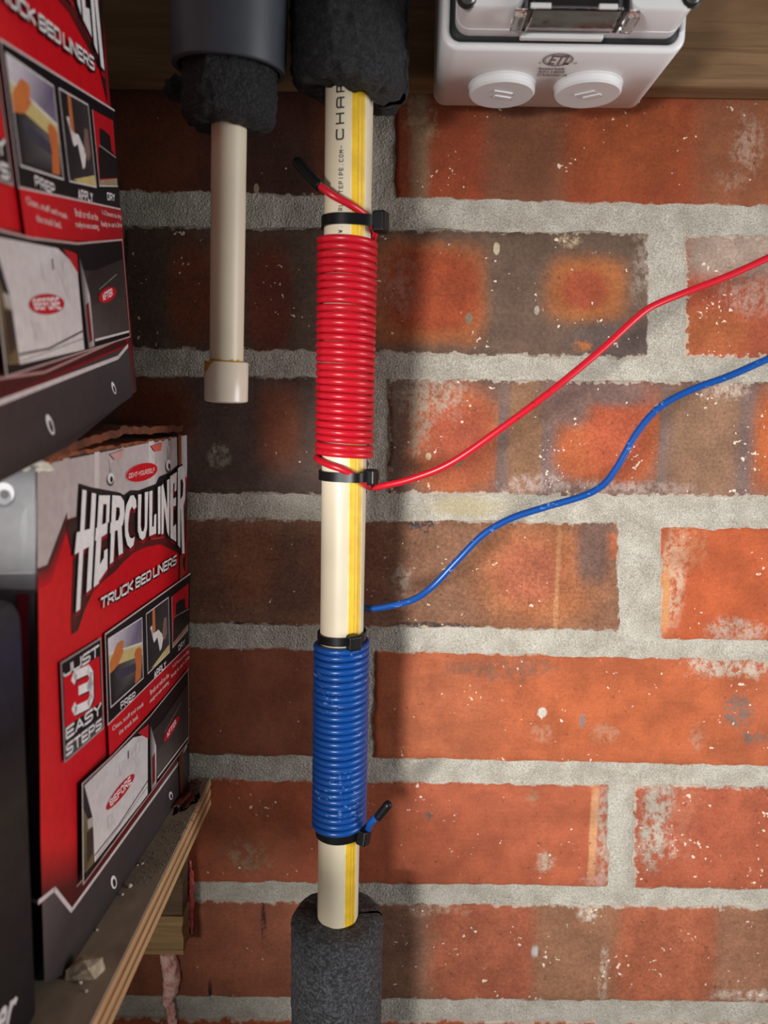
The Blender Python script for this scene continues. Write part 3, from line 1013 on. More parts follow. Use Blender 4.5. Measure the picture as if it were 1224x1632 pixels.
def pipe_text(s, py0, cell, x0, x1, bold, mono=False):
    """lettering reading upwards from pixel row py0; x0..x1 pixel span of the cap height"""
    V, Fc = [], []

    def ang(x):
        c, hw = 556.0, 37.6
        return math.pi / 2 - math.asin(max(-1, min(1, (x - c) / hw)))
    hw_ = abs(x1 - x0)
    for i, ch in enumerate(s):
        c = ch if mono or ch != 'A' else 'a'
        f0, f1, b0, b1 = .14, .86, 0.0, 1.0
        if ch == '-': b0, b1 = .43, .57
        if ch == '.': b0, b1, f0, f1 = 0, .16, .40, .60
        if ch == 'I': f0, f1 = .42, .58
        v, f = stroke_geo(c, bold, cell * (f1 - f0) / hw_)
        v2, f2 = [], []                                  # short pieces, so that strokes bend round the pipe
        for q in f:
            A, B, C_, D = (Vector(v[k]) for k in q)
            for k in range(5):
                n1 = len(v2)
                v2 += [A.lerp(D, k / 5), B.lerp(C_, k / 5), B.lerp(C_, (k + 1) / 5), A.lerp(D, (k + 1) / 5)]
                f2.append((n1, n1 + 1, n1 + 2, n1 + 3))
        v, f = v2, f2
        n0 = len(V)
        for a, b in v:
            py = py0 - cell * (i + f0 + (f1 - f0) * a)
            xx = x1 + (x0 - x1) * (b0 + (b1 - b0) * b)
            V.append(AX.pt(AX.s_at(py), ang(xx), RP + .00012))
        Fc += [tuple(n0 + q for q in t) for t in f]
    return mesh('pipe_lettering', V, Fc, M_INK, pipe, False)


pipe_text('CHARLOTTE', 239, 24.5, 537.6, 550.6, .19)
pipe_text('WWW.CHARLOTTEPIPE.COM-', 394, 6.85, 543.2, 550.2, .17, True)

AL = Axis(at_depth(364.6, 250, .344), at_depth(361.3, 560, .3605))
RL = .00795
stub = lathe(AL, [(AL.s_at(-120), RL - .002), (AL.s_at(-120), RL), (AL.s_at(600), RL), (AL.s_at(600), 0.0001)], 'capped_pipe', M_PVC)
tag(stub, 'short cream plastic pipe ending in a pale cap, left of the wire wrapped pipe', 'pipe')
c0, c1 = AL.s_at(577), AL.s_at(640)
RC = .0104
lathe(AL, [(c0, RL - .0002), (c0 - .0002, RC - .0005), (c0 + .0004, RC), (c1 - .0006, RC), (c1, RC - .0006), (c1 + .0004, RC - .003), (c1 + .0004, .0001)], 'end_cap', M_PVC2, stub)
tag(bpy.data.objects['end_cap'], 'pale slip cap with amber glue at its rim')
V, Fc = [], []
for j in range(7):                                       # bead of glue around the pipe at the cap's mouth
    for k in range(48):
        th = 2 * math.pi * k / 48
        hh = .0018 * (0.6 + 0.9 * abs(noise.noise(Vector((math.cos(th) * 2, math.sin(th) * 2, 1)))))
        V.append(AL.pt(c0 + .0003 - hh * j / 6, th, RL + .00008 + .0006 * max(0, 1 - j / 3)))
for j in range(6):
    for k in range(48):
        Fc.append((j * 48 + k, j * 48 + (k + 1) % 48, (j + 1) * 48 + (k + 1) % 48, (j + 1) * 48 + k))
mesh('glue_bead', V, Fc, M_GLUE, stub)
V, Fc = [], []
for j in range(9):                                       # run of glue on the left of the cap
    for k in range(9):
        a, b = k / 8, j / 8
        th = math.radians(180 - 6 - (62 + noise.noise(Vector((b * 3, 2, 7))) * 14) * a * (1 - b * .8))
        V.append(AL.pt(c0 - .00005 + .0072 * b, th, RC + .00012))
for j in range(8):
    for k in range(8):
        i = j * 9 + k
        Fc.append((i, i + 1, i + 10, i + 9))
mesh('glue_run', V, Fc, M_GLUE, stub)


def foam(name, ax, s_end, s_far, r_in, r_out, mat, seed, slit=None, slit_w=4.0, slant=(0, 0), lump=.0008, rag=.0010, nth=150, taper=0.0):
    """foam sleeve from its open end s_end to s_far; slit: angle in degrees of the lengthwise cut"""
    off = Vector((seed * 5.1, seed * 2.3, seed * .7))
    L = abs(s_far - s_end)
    sg = 1 if s_far > s_end else -1
    rows = []
    nL = max(12, int(L / .0014))
    rows += [('in', .02 * (1 - k / 4)) for k in range(4)]
    rows += [('end', k / 6) for k in range(7)]
    rows += [('out', L * k / nL) for k in range(1, nL + 1)]
    closed = slit is None
    a0 = math.radians((slit or 0) + slit_w / 2)
    span = math.radians(360 - (0 if closed else slit_w))
    cols = nth if closed else nth + 1
    V, Fc = [], []
    for kind, t in rows:
        for k in range(cols):
            th = a0 + span * k / nth
            sx = slant[0] * math.cos(th - math.radians(slant[1]))
            p = Vector((math.cos(th), math.sin(th), 0))
            if kind == 'in':
                q, r = s_end + sg * t + sx, r_in
            elif kind == 'end':
                r = r_in + (r_out - r_in) * t
                u = p * (r * 60) + off
                q = s_end + sx + rag * (noise.noise(u * 1.7) + .6 * noise.noise(u * 5)) + sg * .0022 * (abs(t * 2 - 1) ** 4 if t > .5 else 0)
                r -= .0006 if t == 1 else 0
            else:
                u = p * (r_out * 60) + Vector((0, 0, t * 60)) + off
                n = .7 * noise.noise(u) + .8 * noise.noise(u * 3.1) + .7 * noise.noise(u * 7)
                r = r_out + lump * n + taper * min(1, t / .02)
                q = s_end + sg * (t + .0022) + sx * max(0, 1 - t / .05)
            V.append(ax.pt(q, th, r))
    nr = len(rows)
    for j in range(nr - 1):
        for k in range(nth):
            k2 = (k + 1) % cols
            Fc.append((j * cols + k, j * cols + k2, (j + 1) * cols + k2, (j + 1) * cols + k))
    if not closed:                                       # the two cut faces
        for k in (0, cols - 1):
            for j in range(11, nr - 1):
                n0 = len(V)
                V.append(ax.pt(s_end + sg * rows[j][1], a0 + span * k / nth, r_in))
                V.append(ax.pt(s_end + sg * rows[j + 1][1], a0 + span * k / nth, r_in))
                Fc.append((j * cols + k, (j + 1) * cols + k, n0 + 1, n0))
    o = mesh(name, V, Fc, mat)
    bm = bmesh.new(); bm.from_mesh(o.data); bmesh.ops.recalc_face_normals(bm, faces=bm.faces); bm.to_mesh(o.data); bm.free()
    return o


f1 = foam('foam_sleeve', AX, AX.s_at(153), AX.s_at(-160), RP + .0006, .0268, M_FOAM, 1, slit=12, slit_w=9, slant=(.0035, 15), lump=.0016, rag=.0026)
tag(f1, 'ragged black foam insulation sleeve around the top of the yellow striped pipe', 'pipe insulation', 'foam pipe sleeves')
f2 = foam('foam_sleeve', AX, AX.s_at(1457), AX.s_at(1790), RP + .0005, .0250, M_FOAM2, 2, slit=-6, slit_w=5, lump=.0006, rag=.0010)
tag(f2, 'black foam insulation sleeve around the lower end of the yellow striped pipe', 'pipe insulation', 'foam pipe sleeves')
f3 = foam('foam_sleeve', AL, AL.s_at(202), AL.s_at(-60), RL + .0004, .0208, M_FOAM, 3, lump=.0012, rag=.0016)
tag(f3, 'torn black foam plug between the grey conduit and the short capped pipe', 'pipe insulation', 'foam pipe sleeves')
AC = Axis(at_depth(365.5, 112, .336), at_depth(364.5, 250, .345))
sc0 = AC.s_at(113)
RO = .0252
coup = lathe(AC, [(sc0 - .11, RO - .003), (sc0 - .11, RO), (sc0 - .0006, RO), (sc0, RO - .0006), (sc0, RO - .0026), (sc0 - .0006, RO - .003), (sc0 - .11, RO - .003)], 'conduit_coupling', M_GREY)
tag(coup, 'slate grey plastic conduit sleeve at the top, over the short capped pipe', 'conduit')
V, Fc = [], []                                           # scrap of foam poking out at the left of the conduit
c = at_depth(283, 142, .358)
bm = bmesh.new()
bmesh.ops.create_icosphere(bm, subdivisions=4, radius=1)
for v in bm.verts:
    p = v.co.copy()
    k = 1 + .22 * noise.noise(p * 2.2) + .1 * noise.noise(p * 6)
    v.co = c + Vector((p.x * .0062, p.y * .006, p.z * .0056)) * k
o = from_bm('foam_scrap', bm, M_FOAM, None, True)
tag(o, 'small dark foam scrap poking out left of the grey conduit rim', 'foam scrap')

# ================================================================== wires and ties
def wire_mat(name, col, ink):
    m, N, B = material(name)
    tc = N.new('ShaderNodeTexCoord').outputs['Object']
    n = N.noise(N.scale(tc, (420, 60, 900)), 1.0, 2, .5)
    z = N.step(N.noise(N.shift(tc, (3, 1, 2)), 70, 2), .52, .6)
    c = N.mix(N.math('MULTIPLY', N.math('MULTIPLY', N.step(n, .60, .66), z), .55), lin(col), lin(ink))
    N.put(B.inputs['Base Color'], c)
    B.inputs['Roughness'].default_value = 0.33
    B.inputs['Specular IOR Level'].default_value = 0.45
    return m


M_RED = wire_mat('red_wire_insulation', (188, 20, 38), (100, 10, 22))
M_BLUE = wire_mat('blue_wire_insulation', (8, 66, 138), (120, 150, 200))
RW = .00172


def helix(py0, py1, turns, th0, direction, n=44, jit=0.0):
    s0, s1 = AX.s_at(py0), AX.s_at(py1)
    out = []
    N_ = int(turns * n)
    for i in range(N_ + 1):
        f = i / N_
        th = th0 + direction * 2 * math.pi * turns * f
        dq = jit * noise.noise(Vector((f * turns * 1.3, 3.3, 0)))
        out.append(AX.pt(s0 + (s1 - s0) * f + dq, th, RP + RW + .00015))
    return out


def on_pipe(px, py, lift=RW):
    """point on the front of the pipe wall seen at a pixel"""
    d = ray(px, py)
    s = AX.s_at(py)
    best = None
    for k in range(181):
        th = math.pi * k / 180
        P = AX.pt(s, th, RP + lift)
        e = abs(proj(P)[0] - px)
        if best is None or e < best[0]: best = (e, P)
    return best[1]


# red: tail, under the tie, coil, out to the right edge
tail = [at_depth(507, 294, .342), at_depth(530, 311, .3405), at_depth(556, 325, .3425), at_depth(576, 338, .347), AX.pt(AX.s_at(358), math.radians(28), RP + RW), AX.pt(AX.s_at(370), math.radians(-2), RP + RW + .0008)]
coil = helix(380, 727, 30.15, math.radians(-25), -1, jit=.0004)
end_th = math.radians(-25) - 2 * math.pi * 30.15
outp = [AX.pt(AX.s_at(730), math.radians(200), RP + RW + .0003), AX.pt(AX.s_at(732), math.radians(165), RP + RW + .0003), on_pipe(524, 738), on_pipe(545, 744), on_pipe(566, 755), AX.pt(AX.s_at(768), math.radians(32), RP + RW)]
free = [at_depth(px, py, d) for px, py, d in ((590, 776, .382), (612, 774, .378), (660, 762, .372), (720, 737, .366), (800, 682, .360), (880, 622, .358), (960, 556, .360), (1010, 510, .362),
                                              (1040, 488, .364), (1090, 467, .366), (1160, 440, .366), (1224, 411, .365), (1330, 360, .362), (1480, 290, .36))]
pts = smooth_pts(tail, 8)[:-1] + coil + smooth_pts([coil[-1]] + outp + free, 8)[1:]
V, Fc = tube_geo(pts, RW, 12)
red = tag(mesh('red_wire', V, Fc, M_RED), 'red insulated wire coiled round the upper pipe and leaving to the right', 'wire')


def cap(name, a, b, r, parent, mid=None):
    P = smooth_pts([a] + ([mid] if mid else []) + [b], 10)
    P, R = round_end(P, r)
    V, Fc = tube_geo(P, R, 16)
    return mesh(name, V, Fc, M_BLACK, parent)


cap('end_sleeve', at_depth(475, 260, .345), at_depth(511, 297, .3415), .0026, red, at_depth(494, 281, .3435))

b_coil = helix(1022, 1313, 29.0, math.radians(-60), 1, jit=.0003)
b_free = [at_depth(px, py, d) for px, py, d in ((1480, 470, .35), (1330, 525, .352), (1224, 572, .356), (1160, 600, .358), (1100, 622, .360), (1050, 650, .362), (1015, 690, .364), (985, 742, .366), (962, 772, .367), (930, 790, .368),
                                                (870, 808, .370), (815, 826, .371), (770, 852, .372), (730, 892, .374), (690, 934, .378), (660, 955, .384), (625, 965, .390), (590, 970, .396))]
lead = [AX.pt(AX.s_at(975), math.radians(-60), RP + RW + .001), AX.pt(AX.s_at(984), math.radians(-95), RP + RW + .0006), AX.pt(AX.s_at(1003), math.radians(-98), RP + RW)]
tail_b = [AX.pt(AX.s_at(1321), math.radians(-60 + 40), RP + RW + .0003), AX.pt(AX.s_at(1322), math.radians(12), RP + RW + .0022)] + [at_depth(px, py, d) for px, py, d in ((590, 1313, .392), (598, 1304, .389), (606, 1296, .388))]
pts = smooth_pts(b_free + lead + [b_coil[0]], 8)[:-1] + b_coil + smooth_pts([b_coil[-1]] + tail_b, 8)[1:]
V, Fc = tube_geo(pts, RW, 12)
blue = tag(mesh('blue_wire', V, Fc, M_BLUE), 'blue insulated wire coiled round the lower pipe and leaving to the right', 'wire')
cap('end_sleeve', at_depth(618, 1283, .386), at_depth(602, 1303, .3885), .0023, blue)


def tie(py, width, deg, tilt, label, tail=False, hs=(.0078, .0062, .0088), wave=0.0, rot=0.0, wdeg=None):
    s0 = AX.s_at(py)
    c = AX.pt(s0)
    root = empty('cable_tie', c)
    tag(root, label, 'cable tie', 'black cable ties on the pipe')
    wd_ = math.radians(deg if wdeg is None else wdeg)

    def bulge(th):
        return wave * max(0, math.cos(th - wd_)) ** 10
    V, Fc = [], []
    n = 120
    for k in range(n):
        th = 2 * math.pi * k / n
        dq = tilt * math.cos(th)
        bul = .0007 + bulge(th)
        for r, q in ((RP + bul - .0005, -width / 2), (RP + bul + .0008, -width / 2), (RP + bul + .0008, width / 2), (RP + bul - .0005, width / 2)):
            V.append(AX.pt(s0 + dq + q, th, r))
    for k in range(n):
        k2 = (k + 1) % n
        for j in range(4):
            j2 = (j + 1) % 4
            Fc.append((k * 4 + j, k2 * 4 + j, k2 * 4 + j2, k * 4 + j2))
    st = mesh('strap', V, Fc, M_BLACK, root, True)
    st.data.set_sharp_from_angle(angle=math.radians(40))
    th = math.radians(deg)
    rad = (AX.ex * math.cos(th) + AX.ey * math.sin(th)).normalized()
    tan = (AX.ex * math.sin(th) - AX.ey * math.cos(th)).normalized()
    up = -AX.t
    if rot:
        R_ = Matrix.Rotation(math.radians(rot), 3, rad)
        tan, up = R_ @ tan, R_ @ up
    hc = AX.pt(s0 + tilt * math.cos(th), th, RP + bulge(th) + hs[1] / 2 + .0004)
    B3 = Matrix((tan, rad, up)).transposed()

    def put(bmm):
        for v in bmm.verts: v.co = hc + B3 @ v.co
        return bmm
    h = from_bm('head', put(box_bm(-hs[0] / 2, hs[0] / 2, -hs[1] / 2, hs[1] / 2, -hs[2] / 2, hs[2] / 2)), M_BLACK, root)
    bevel(h, .0011, 3)
    sl = from_bm('slot', put(box_bm(hs[0] / 2 - .0008, hs[0] / 2 + .0004, -hs[1] * .28, hs[1] * .28, -hs[2] * .27, hs[2] * .27)), M_RUBBER, h)
    bevel(sl, .0005, 2)
    if tail:
        tl = from_bm('cut_tail', put(box_bm(hs[0] / 2 - .0005, hs[0] / 2 + tail, -.0008, .0008, -width * .44, width * .44)), M_BLACK, root)
        bevel(tl, .0003, 2)
    return root


tie(357, .0050, 22, .0002, 'black cable tie above the red coil, topmost on the pipe', False, (.0078, .0062, .0096), .0030, 0, 34)
tie(757, .0046, 27, 0, 'black cable tie just below the red coil', .0045, (.0054, .0060, .0080), .0033, 0, 56)
tie(1012, .0044, 62, -.0006, 'black cable tie just above the blue coil', False, (.0068, .0056, .0078), 0)
tie(1319, .0048, 33, -.0003, 'black cable tie just below the blue coil, lowest on the pipe', .0034, (.0060, .0060, .0080), .0026, -12, 14)

# ================================================================== shelf
ZS = at_y(340, 1238, 0).z                               # top of the shelf
XS = -0.1015                                            # its right edge
M_DUST = wood_mat('dusty_plywood_face', (132, 117, 100), (164, 147, 126), (30, 8, 30), (104, 90, 78), 0.9, 0.5)
M_PLY = wood_mat('light_plywood_ply', (168, 130, 92), (188, 150, 110), (120, 14, 260), (150, 108, 70), 0.75, 0.35)
M_PLYD = wood_mat('dark_plywood_ply', (130, 94, 64), (150, 112, 78), (120, 14, 260), (100, 68, 44), 0.8, 0.35)
shelf = empty('plywood_shelf', (XS - .12, -.15, ZS))
tag(shelf, 'plywood shelf with layered edge under the lower carton against the wall', 'shelf')
z = ZS
for i, (t, dx) in enumerate(((.0009, .0004), (.0036, 0), (.0026, .0005), (.0036, .0001), (.0026, .0006), (.0036, .0001), (.0012, .0005))):
    bm = box_bm(XS - .25, XS - dx, -.36, -.0012, z - t, z)
    from_bm('ply', bm, M_DUST if i == 0 else (M_PLY if i % 2 else M_PLYD), shelf)
    z -= t
ZU = z
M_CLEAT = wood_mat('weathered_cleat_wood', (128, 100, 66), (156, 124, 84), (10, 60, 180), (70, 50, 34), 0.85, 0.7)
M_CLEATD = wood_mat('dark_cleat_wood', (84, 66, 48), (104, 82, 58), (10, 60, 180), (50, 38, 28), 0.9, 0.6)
XC = at_y(304, 1480, -.0015).x
ZC = at_y(268, 1521, -.019).z
ZM = at_y(268, 1459, -.019).z


def rough_box(name, x0, x1, y0, y1, z0, z1, mat, parent, amp, seed):
    bm = box_bm(x0, x1, y0, y1, z0, z1)
    bmesh.ops.subdivide_edges(bm, edges=bm.edges, cuts=9, use_grid_fill=True)
    for v in bm.verts:
        if v.co.x > x1 - .01 or v.co.z < z0 + .001:
            q = v.co * 170 + Vector((seed, 0, 0))
            v.co += Vector((noise.noise(q) * amp, 0, noise.noise(q + Vector((5, 9, 1))) * amp * .6))
    return from_bm(name, bm, mat, parent)


cleat = empty('wood_cleat', (XC - .05, -.01, ZU))
tag(cleat, 'split weathered wood cleat fixed to the bricks under the plywood shelf', 'cleat')
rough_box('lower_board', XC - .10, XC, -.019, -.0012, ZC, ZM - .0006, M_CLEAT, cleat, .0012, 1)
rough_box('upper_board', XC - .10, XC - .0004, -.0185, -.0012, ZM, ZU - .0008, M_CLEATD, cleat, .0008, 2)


def lumpy_run(name, pts, rads, mat, seed, flat=1.0, seg=20):
    P = smooth_pts(pts, 10)
    R = [r.x for r in smooth_pts([(a, 0, 0) for a in rads], 10)]
    V, Fc = tube_geo(P, R, seg)
    out = []
    for v in V:
        v = Vector(v)
        q = v * 330 + Vector((seed, 0, 0))
        v += Vector((noise.noise(q), noise.noise(q + Vector((3, 3, 3))), noise.noise(q + Vector((7, 1, 4))))) * .0013
        v.y = min(-.0002, v.y * flat)
        out.append(v)
    return mesh(name, out, Fc, mat)


def foam_resin(name, c1, c2, rough=.35):
    m, N, B = material(name)
    tc = N.new('ShaderNodeTexCoord').outputs['Object']
    n = N.noise(tc, 260, 4, .7)
    N.put(B.inputs['Base Color'], N.mix(N.step(n, .35, .62), lin(c1), lin(c2)))
    N.put(B.inputs['Normal'], N.bump(n, .8, .0012))
    B.inputs['Roughness'].default_value = rough
    B.inputs['Subsurface Weight'].default_value = .15
    B.inputs['Subsurface Radius'].default_value = (.004, .001, .001)
    return m


M_PINK = foam_resin('pink_expanding_foam', (214, 124, 114), (240, 200, 188))
o = lumpy_run('foam_drip', [at_y(264, 1516, -.002), at_y(272, 1545, -.003), at_y(272, 1575, -.003), at_y(268, 1595, -.003), at_y(274, 1618, -.002), at_y(276, 1645, -.002), at_y(278, 1690, -.001)],
              [.0046, .0052, .0050, .0034, .0026, .0026, .0018], M_PINK, 1, .8)
tag(o, 'pink expanding foam drip running down the bricks below the wood cleat', 'foam drip')
o = lumpy_run('foam_seam', [at_y(304, 1372, -.003), at_y(305, 1410, -.003), at_y(304, 1450, -.0025), at_y(306, 1490, -.002)], [.0009, .0015, .0014, .0008], foam_resin('red_foam_seam', (190, 60, 66), (214, 100, 96)), 4)
tag(o, 'thin red foam seam between the cleat end and the bricks', 'foam seam')


def lump(name, c, r, mat, seed, sub=3, amp=.35, flat=None):
    bm = bmesh.new()
    bmesh.ops.create_icosphere(bm, subdivisions=sub, radius=1)
    for v in bm.verts:
        p = v.co.copy()
        k = 1 + amp * noise.noise(p * 1.6 + Vector((seed, 0, 0))) + amp * .4 * noise.noise(p * 4 + Vector((seed, 3, 0)))
        v.co = Vector(c) + Vector((p.x * r[0], p.y * r[1], p.z * r[2])) * k
        if flat is not None: v.co.z = max(flat, v.co.z)
    return from_bm(name, bm, mat, None, sub > 2)


M_RUST = foam_resin('dried_red_brown_spill', (46, 20, 15), (104, 42, 30), .3)
c = at_z(297, 1262, ZS)
o = lump('dried_spill', (c.x + .001, c.y - .004, ZS), (.0066, .016, .0022), M_RUST, 3, 4, .8, ZS + .0001)
tag(o, 'dried red brown spill on the shelf at the back corner of the lower carton', 'spill')
M_CHIP = plain('buff_mortar_chip', (176, 158, 134), .9, .3, 240, .6, 500)
M_CRUMB = plain('pale_crumb', (196, 182, 164), .9, .2, 300)
c = at_z(136, 1552, ZS)
bm = bmesh.new()
hull = [(-.0062, -.004, 0), (.005, -.003, 0), (.0068, .0025, 0), (-.004, .005, 0), (-.0064, -.003, .0034), (.003, -.0042, .0052), (.0066, .0012, .0062), (-.003, .0045, .0046), (0, -.0015, .0066)]
for p in hull: bm.verts.new(c + Vector(p))
bmesh.ops.convex_hull(bm, input=bm.verts)
bmesh.ops.subdivide_edges(bm, edges=bm.edges, cuts=3, use_grid_fill=True)
for v in bm.verts: v.co += Vector((noise.noise(v.co * 600), noise.noise(v.co * 600 + Vector((4, 4, 4))), abs(noise.noise(v.co * 700)))) * .0005
o = from_bm('mortar_chip', bm, M_CHIP)
tag(o, 'buff mortar chip lying on the plywood shelf before the lower carton', 'mortar chip')
crumbs = []
for px, py, r in ((207, 1414, .0011), (195, 1427, .0007), (154, 1484, .0007), (227, 1378, .0008), (219, 1380, .0005), (128, 1568, .0008), (137, 1581, .0006)):
    q = at_z(px, py, ZS)
    crumbs.append(lump('crumb', (q.x, q.y, ZS + r * .7), (r, r, r * .8), M_CRUMB, px, 2, .4, ZS + .0001))
where = ('largest pale crumb of mortar, at the foot of the carton', 'second crumb beyond the mortar chip along the carton foot', 'crumb beside the carton foot just beyond the mortar chip', 'pale crumb just beyond the largest one along the carton foot',
         'tiny crumb touching the carton foot beyond the largest crumb', 'near crumb on the bare shelf right below the mortar chip', 'farthest forward of the crumbs, nearest the plywood edge below the chip')
for i, o in enumerate(crumbs):
    tag(o, where[i] if i < len(where) else 'tiny pale crumb amid the grit at the back of the shelf', 'crumb', 'mortar crumbs on the shelf' if i < len(where) else 'tiny crumbs amid the grit')
bm = bmesh.new()
for i in range(420):                                     # fine grit along the carton's foot
    f = random.random()
    q = at_z(205, 1406, ZS).lerp(at_z(300, 1268, ZS), f) + Vector((random.uniform(.0005, .012) ** 1.0, random.uniform(-.004, .004), 0))
    r = random.uniform(.00012, .00034)
    mm = Matrix.Translation((q.x, q.y, ZS + r * .6)) @ Matrix.Rotation(random.random() * 6, 4, 'Z')
    bmesh.ops.create_icosphere(bm, subdivisions=1, radius=r, matrix=mm)
o = from_bm('grit', bm, plain('grey_grit', (120, 110, 98), .9, .4, 900))
tag(o, 'fine grey grit scattered along the foot of the lower carton', 'grit', kind='stuff')

# ================================================================== cartons
PF0 = at_z(280, 1279, ZS)
PF1 = at_z(105, 1552, ZS)
dL = (PF0 - PF1).normalized()                            # along the printed side, away from the viewer
LOW = Plane(PF0, dL, (0, 0, 1))
OL = PF0 + dL * ((-.003 - PF0.y) / dL.y)                 # back bottom corner of the printed side
PHI = (217, 628)
d1 = ray(543, 418)
_n = ray(160, 0).cross(ray(*PHI))
d2 = _n.cross(d1).normalized()
if d2.z < 0: d2 = -d2
OU = CAM + (at_y(*PHI, -.02) - CAM) * .915
FR_LOW = (OL, dL, Vector((0, 0, 1)))
FR_UP = (OU, d1, d2)


def loc(x, y):
    """photo pixel on the lower carton -> (along, up) metres in that side's own frame"""
    P = LOW.at(x, y) - OL
    return P.dot(dL), P.z


class Art:
    """flat print collected as polygons with ink colours, in the side's own metres"""
    def __init__(s): s.V, s.F, s.C, s.lv = [], [], [], 0

    def poly(s, pts, col, cols=None, mapf=loc, pre=None):
        p2 = [mapf(*(pre(*p) if pre else p)) for p in pts]
        tris = tessellate_polygon([[Vector((a, b, 0)) for a, b in p2]])
        n0 = len(s.V)
        s.lv += 1
        for i, (a, b) in enumerate(p2):
            s.V.append((a, b, s.lv))
            s.C.append(lin(cols[i] if cols else col))
        s.F += [tuple(n0 + i for i in t) for t in tris]

    def line(s, pts, wd, col, pre=None, closed=False):
        p2 = [loc(*(pre(*p) if pre else p)) for p in pts]
        if closed: p2 = p2 + [p2[0]]
        s.lv += 1
        for (a, b), (c, d) in zip(p2, p2[1:]):
            dx, dz = c - a, d - b
            k = wd / 2 / max(1e-9, math.hypot(dx, dz))
            nx, nz = -dz * k, dx * k
            ex, ez = dx / max(1e-9, math.hypot(dx, dz)) * wd * .3, dz / max(1e-9, math.hypot(dx, dz)) * wd * .3
            n0 = len(s.V)
            for q in ((a + nx - ex, b + nz - ez), (a - nx - ex, b - nz - ez), (c - nx + ex, d - nz + ez), (c + nx + ex, d + nz + ez)):
                s.V.append((*q, s.lv)); s.C.append(lin(col))
            s.F.append((n0, n0 + 1, n0 + 2, n0 + 3))

    def oval(s, c, a, b, col, pre=None, n=36, k=1.0):
        s.poly([(c[0] + a[0] * math.cos(t) * k + b[0] * math.sin(t) * k, c[1] + a[1] * math.cos(t) * k + b[1] * math.sin(t) * k) for t in (2 * math.pi * i / n for i in range(n))], col, pre=pre)

    def text(s, t, quad, col, pre=None, bold=.012, shear=0.0, shade=None, spacing=1.0, sw=0.0):
        """quad: TL TR BR BL pixels"""
        q = [loc(*(pre(*p) if pre else p)) for p in quad]
        if sw:
            V, Fc = stroke_geo(t, sw, max(.3, math.dist(q[3], q[2]) / math.dist(q[0], q[3])), shear)
        else:
            V, Fc, _ = text_geo(t, bold, shear, spacing)
        for dx, dz, c in (([(shade[0], shade[1], shade[2])] if shade else []) + [(0, 0, col)]):
            s.lv += 1
            n0 = len(s.V)
            for u, v in V:
                x = [(q[3][i] * (1 - u) + q[2][i] * u) * (1 - v) + (q[0][i] * (1 - u) + q[1][i] * u) * v for i in (0, 1)]
                s.V.append((x[0] + dx, x[1] + dz, s.lv)); s.C.append(lin(c))
            s.F += [tuple(n0 + i for i in f) for f in Fc]

    def glyph(s, pts, pre, out=.0008):
        """white letter stroke with dark outline; returns grown outline"""
        return pts

    def build(s, name, frame, mat, parent, lift=.00012, step=.000012):
        O, a, b = frame
        nrm = a.cross(b).normalized()
        if nrm.dot(CAM - O) < 0: nrm = -nrm
        V = [O + a * x + b * z_ + nrm * (lift + step * l) for x, z_, l in s.V]
        o = mesh(name, V, s.F, mat, parent, False)
        at = o.data.color_attributes.new('ink', 'FLOAT_COLOR', 'POINT')
        at.data.foreach_set('color', [q for c in s.C for q in c])
        return o


def grow(pts, k):
    """outline pushed outwards by k pixels"""
    n = len(pts)
    A_ = sum(pts[i][0] * pts[(i + 1) % n][1] - pts[(i + 1) % n][0] * pts[i][1] for i in range(n))
    sg = 1 if A_ > 0 else -1
    out = []
    for i in range(n):
        p, c, q = Vector(pts[i - 1]), Vector(pts[i]), Vector(pts[(i + 1) % n])
        e1, e2 = (c - p).normalized(), (q - c).normalized()
        n1, n2 = Vector((e1.y, -e1.x)) * sg, Vector((e2.y, -e2.x)) * sg
        m = n1 + n2
        if m.length < .25: m = n1
        m.normalize()
        out.append(tuple(c + m * k / max(.45, m.dot(n1))))
    return out


def crA(x, y): return 100 + x / 5.829, 730 + y / 5.829
def crB(x, y): return 80 + x / 5.3217, 960 + y / 5.3217
def crC(x, y): return 30 + x / 4.2207, 1170 + y / 4.2207
def crD(x, y): return x / 3.4, 950 + y / 3.4


SILV, SILD, INKR, INKR2, INKD, INKK, WHT = (196, 184, 182), (158, 146, 144), (196, 18, 30), (206, 34, 36), (58, 42, 40), (24, 20, 22), (232, 226, 224)
art = Art()
# silver head, red middle, dark foot
art.poly([(59, 742), (299, 693), (297, 775), (59, 920)], SILV, [(176, 160, 156), (200, 190, 190), (196, 186, 186), (186, 170, 168)])
for xa, xb, c in ((100, 110, (176, 160, 156)), (150, 158, (206, 196, 194)), (186, 196, (178, 164, 160)), (236, 246, (208, 200, 200)), (268, 273, (170, 156, 152))):
    art.poly([(xa, 735 - (xa - 60) * .2 + 4), (xb, 735 - (xb - 60) * .2 + 4), (xb, 870), (xa, 880)], c, [c, c, SILV, SILV])
art.poly([(59.5, 917), (74.5, 910), (107, 827), (122, 823), (298, 760), (296.8, 1190), (113, 1450), (86, 1417), (66, 1436)], INKR,
         [INKR2, INKR, INKR, INKR, (176, 16, 28), (150, 18, 26), (70, 20, 22), (80, 20, 22), (60, 18, 20)])
art.poly([(60, 918), (122, 880), (292, 800), (294, 1060), (121, 1248), (122, 1340), (64, 1345)], INKR, [INKR2, INKR, INKR, INKR, INKR, (200, 30, 34), (206, 36, 36)])
art.poly([(64, 1345), (122, 1340), (121.5, 1412), (66, 1432)], INKR, [(206, 36, 36), (196, 32, 34), (64, 24, 24), (70, 26, 28)])
art.poly([(59, 906), (74.5, 900), (106, 816), (107, 842), (80, 930), (59.5, 940)], INKD, [(60, 46, 44), (50, 38, 36), (50, 38, 36), (120, 24, 28), INKR, INKR])
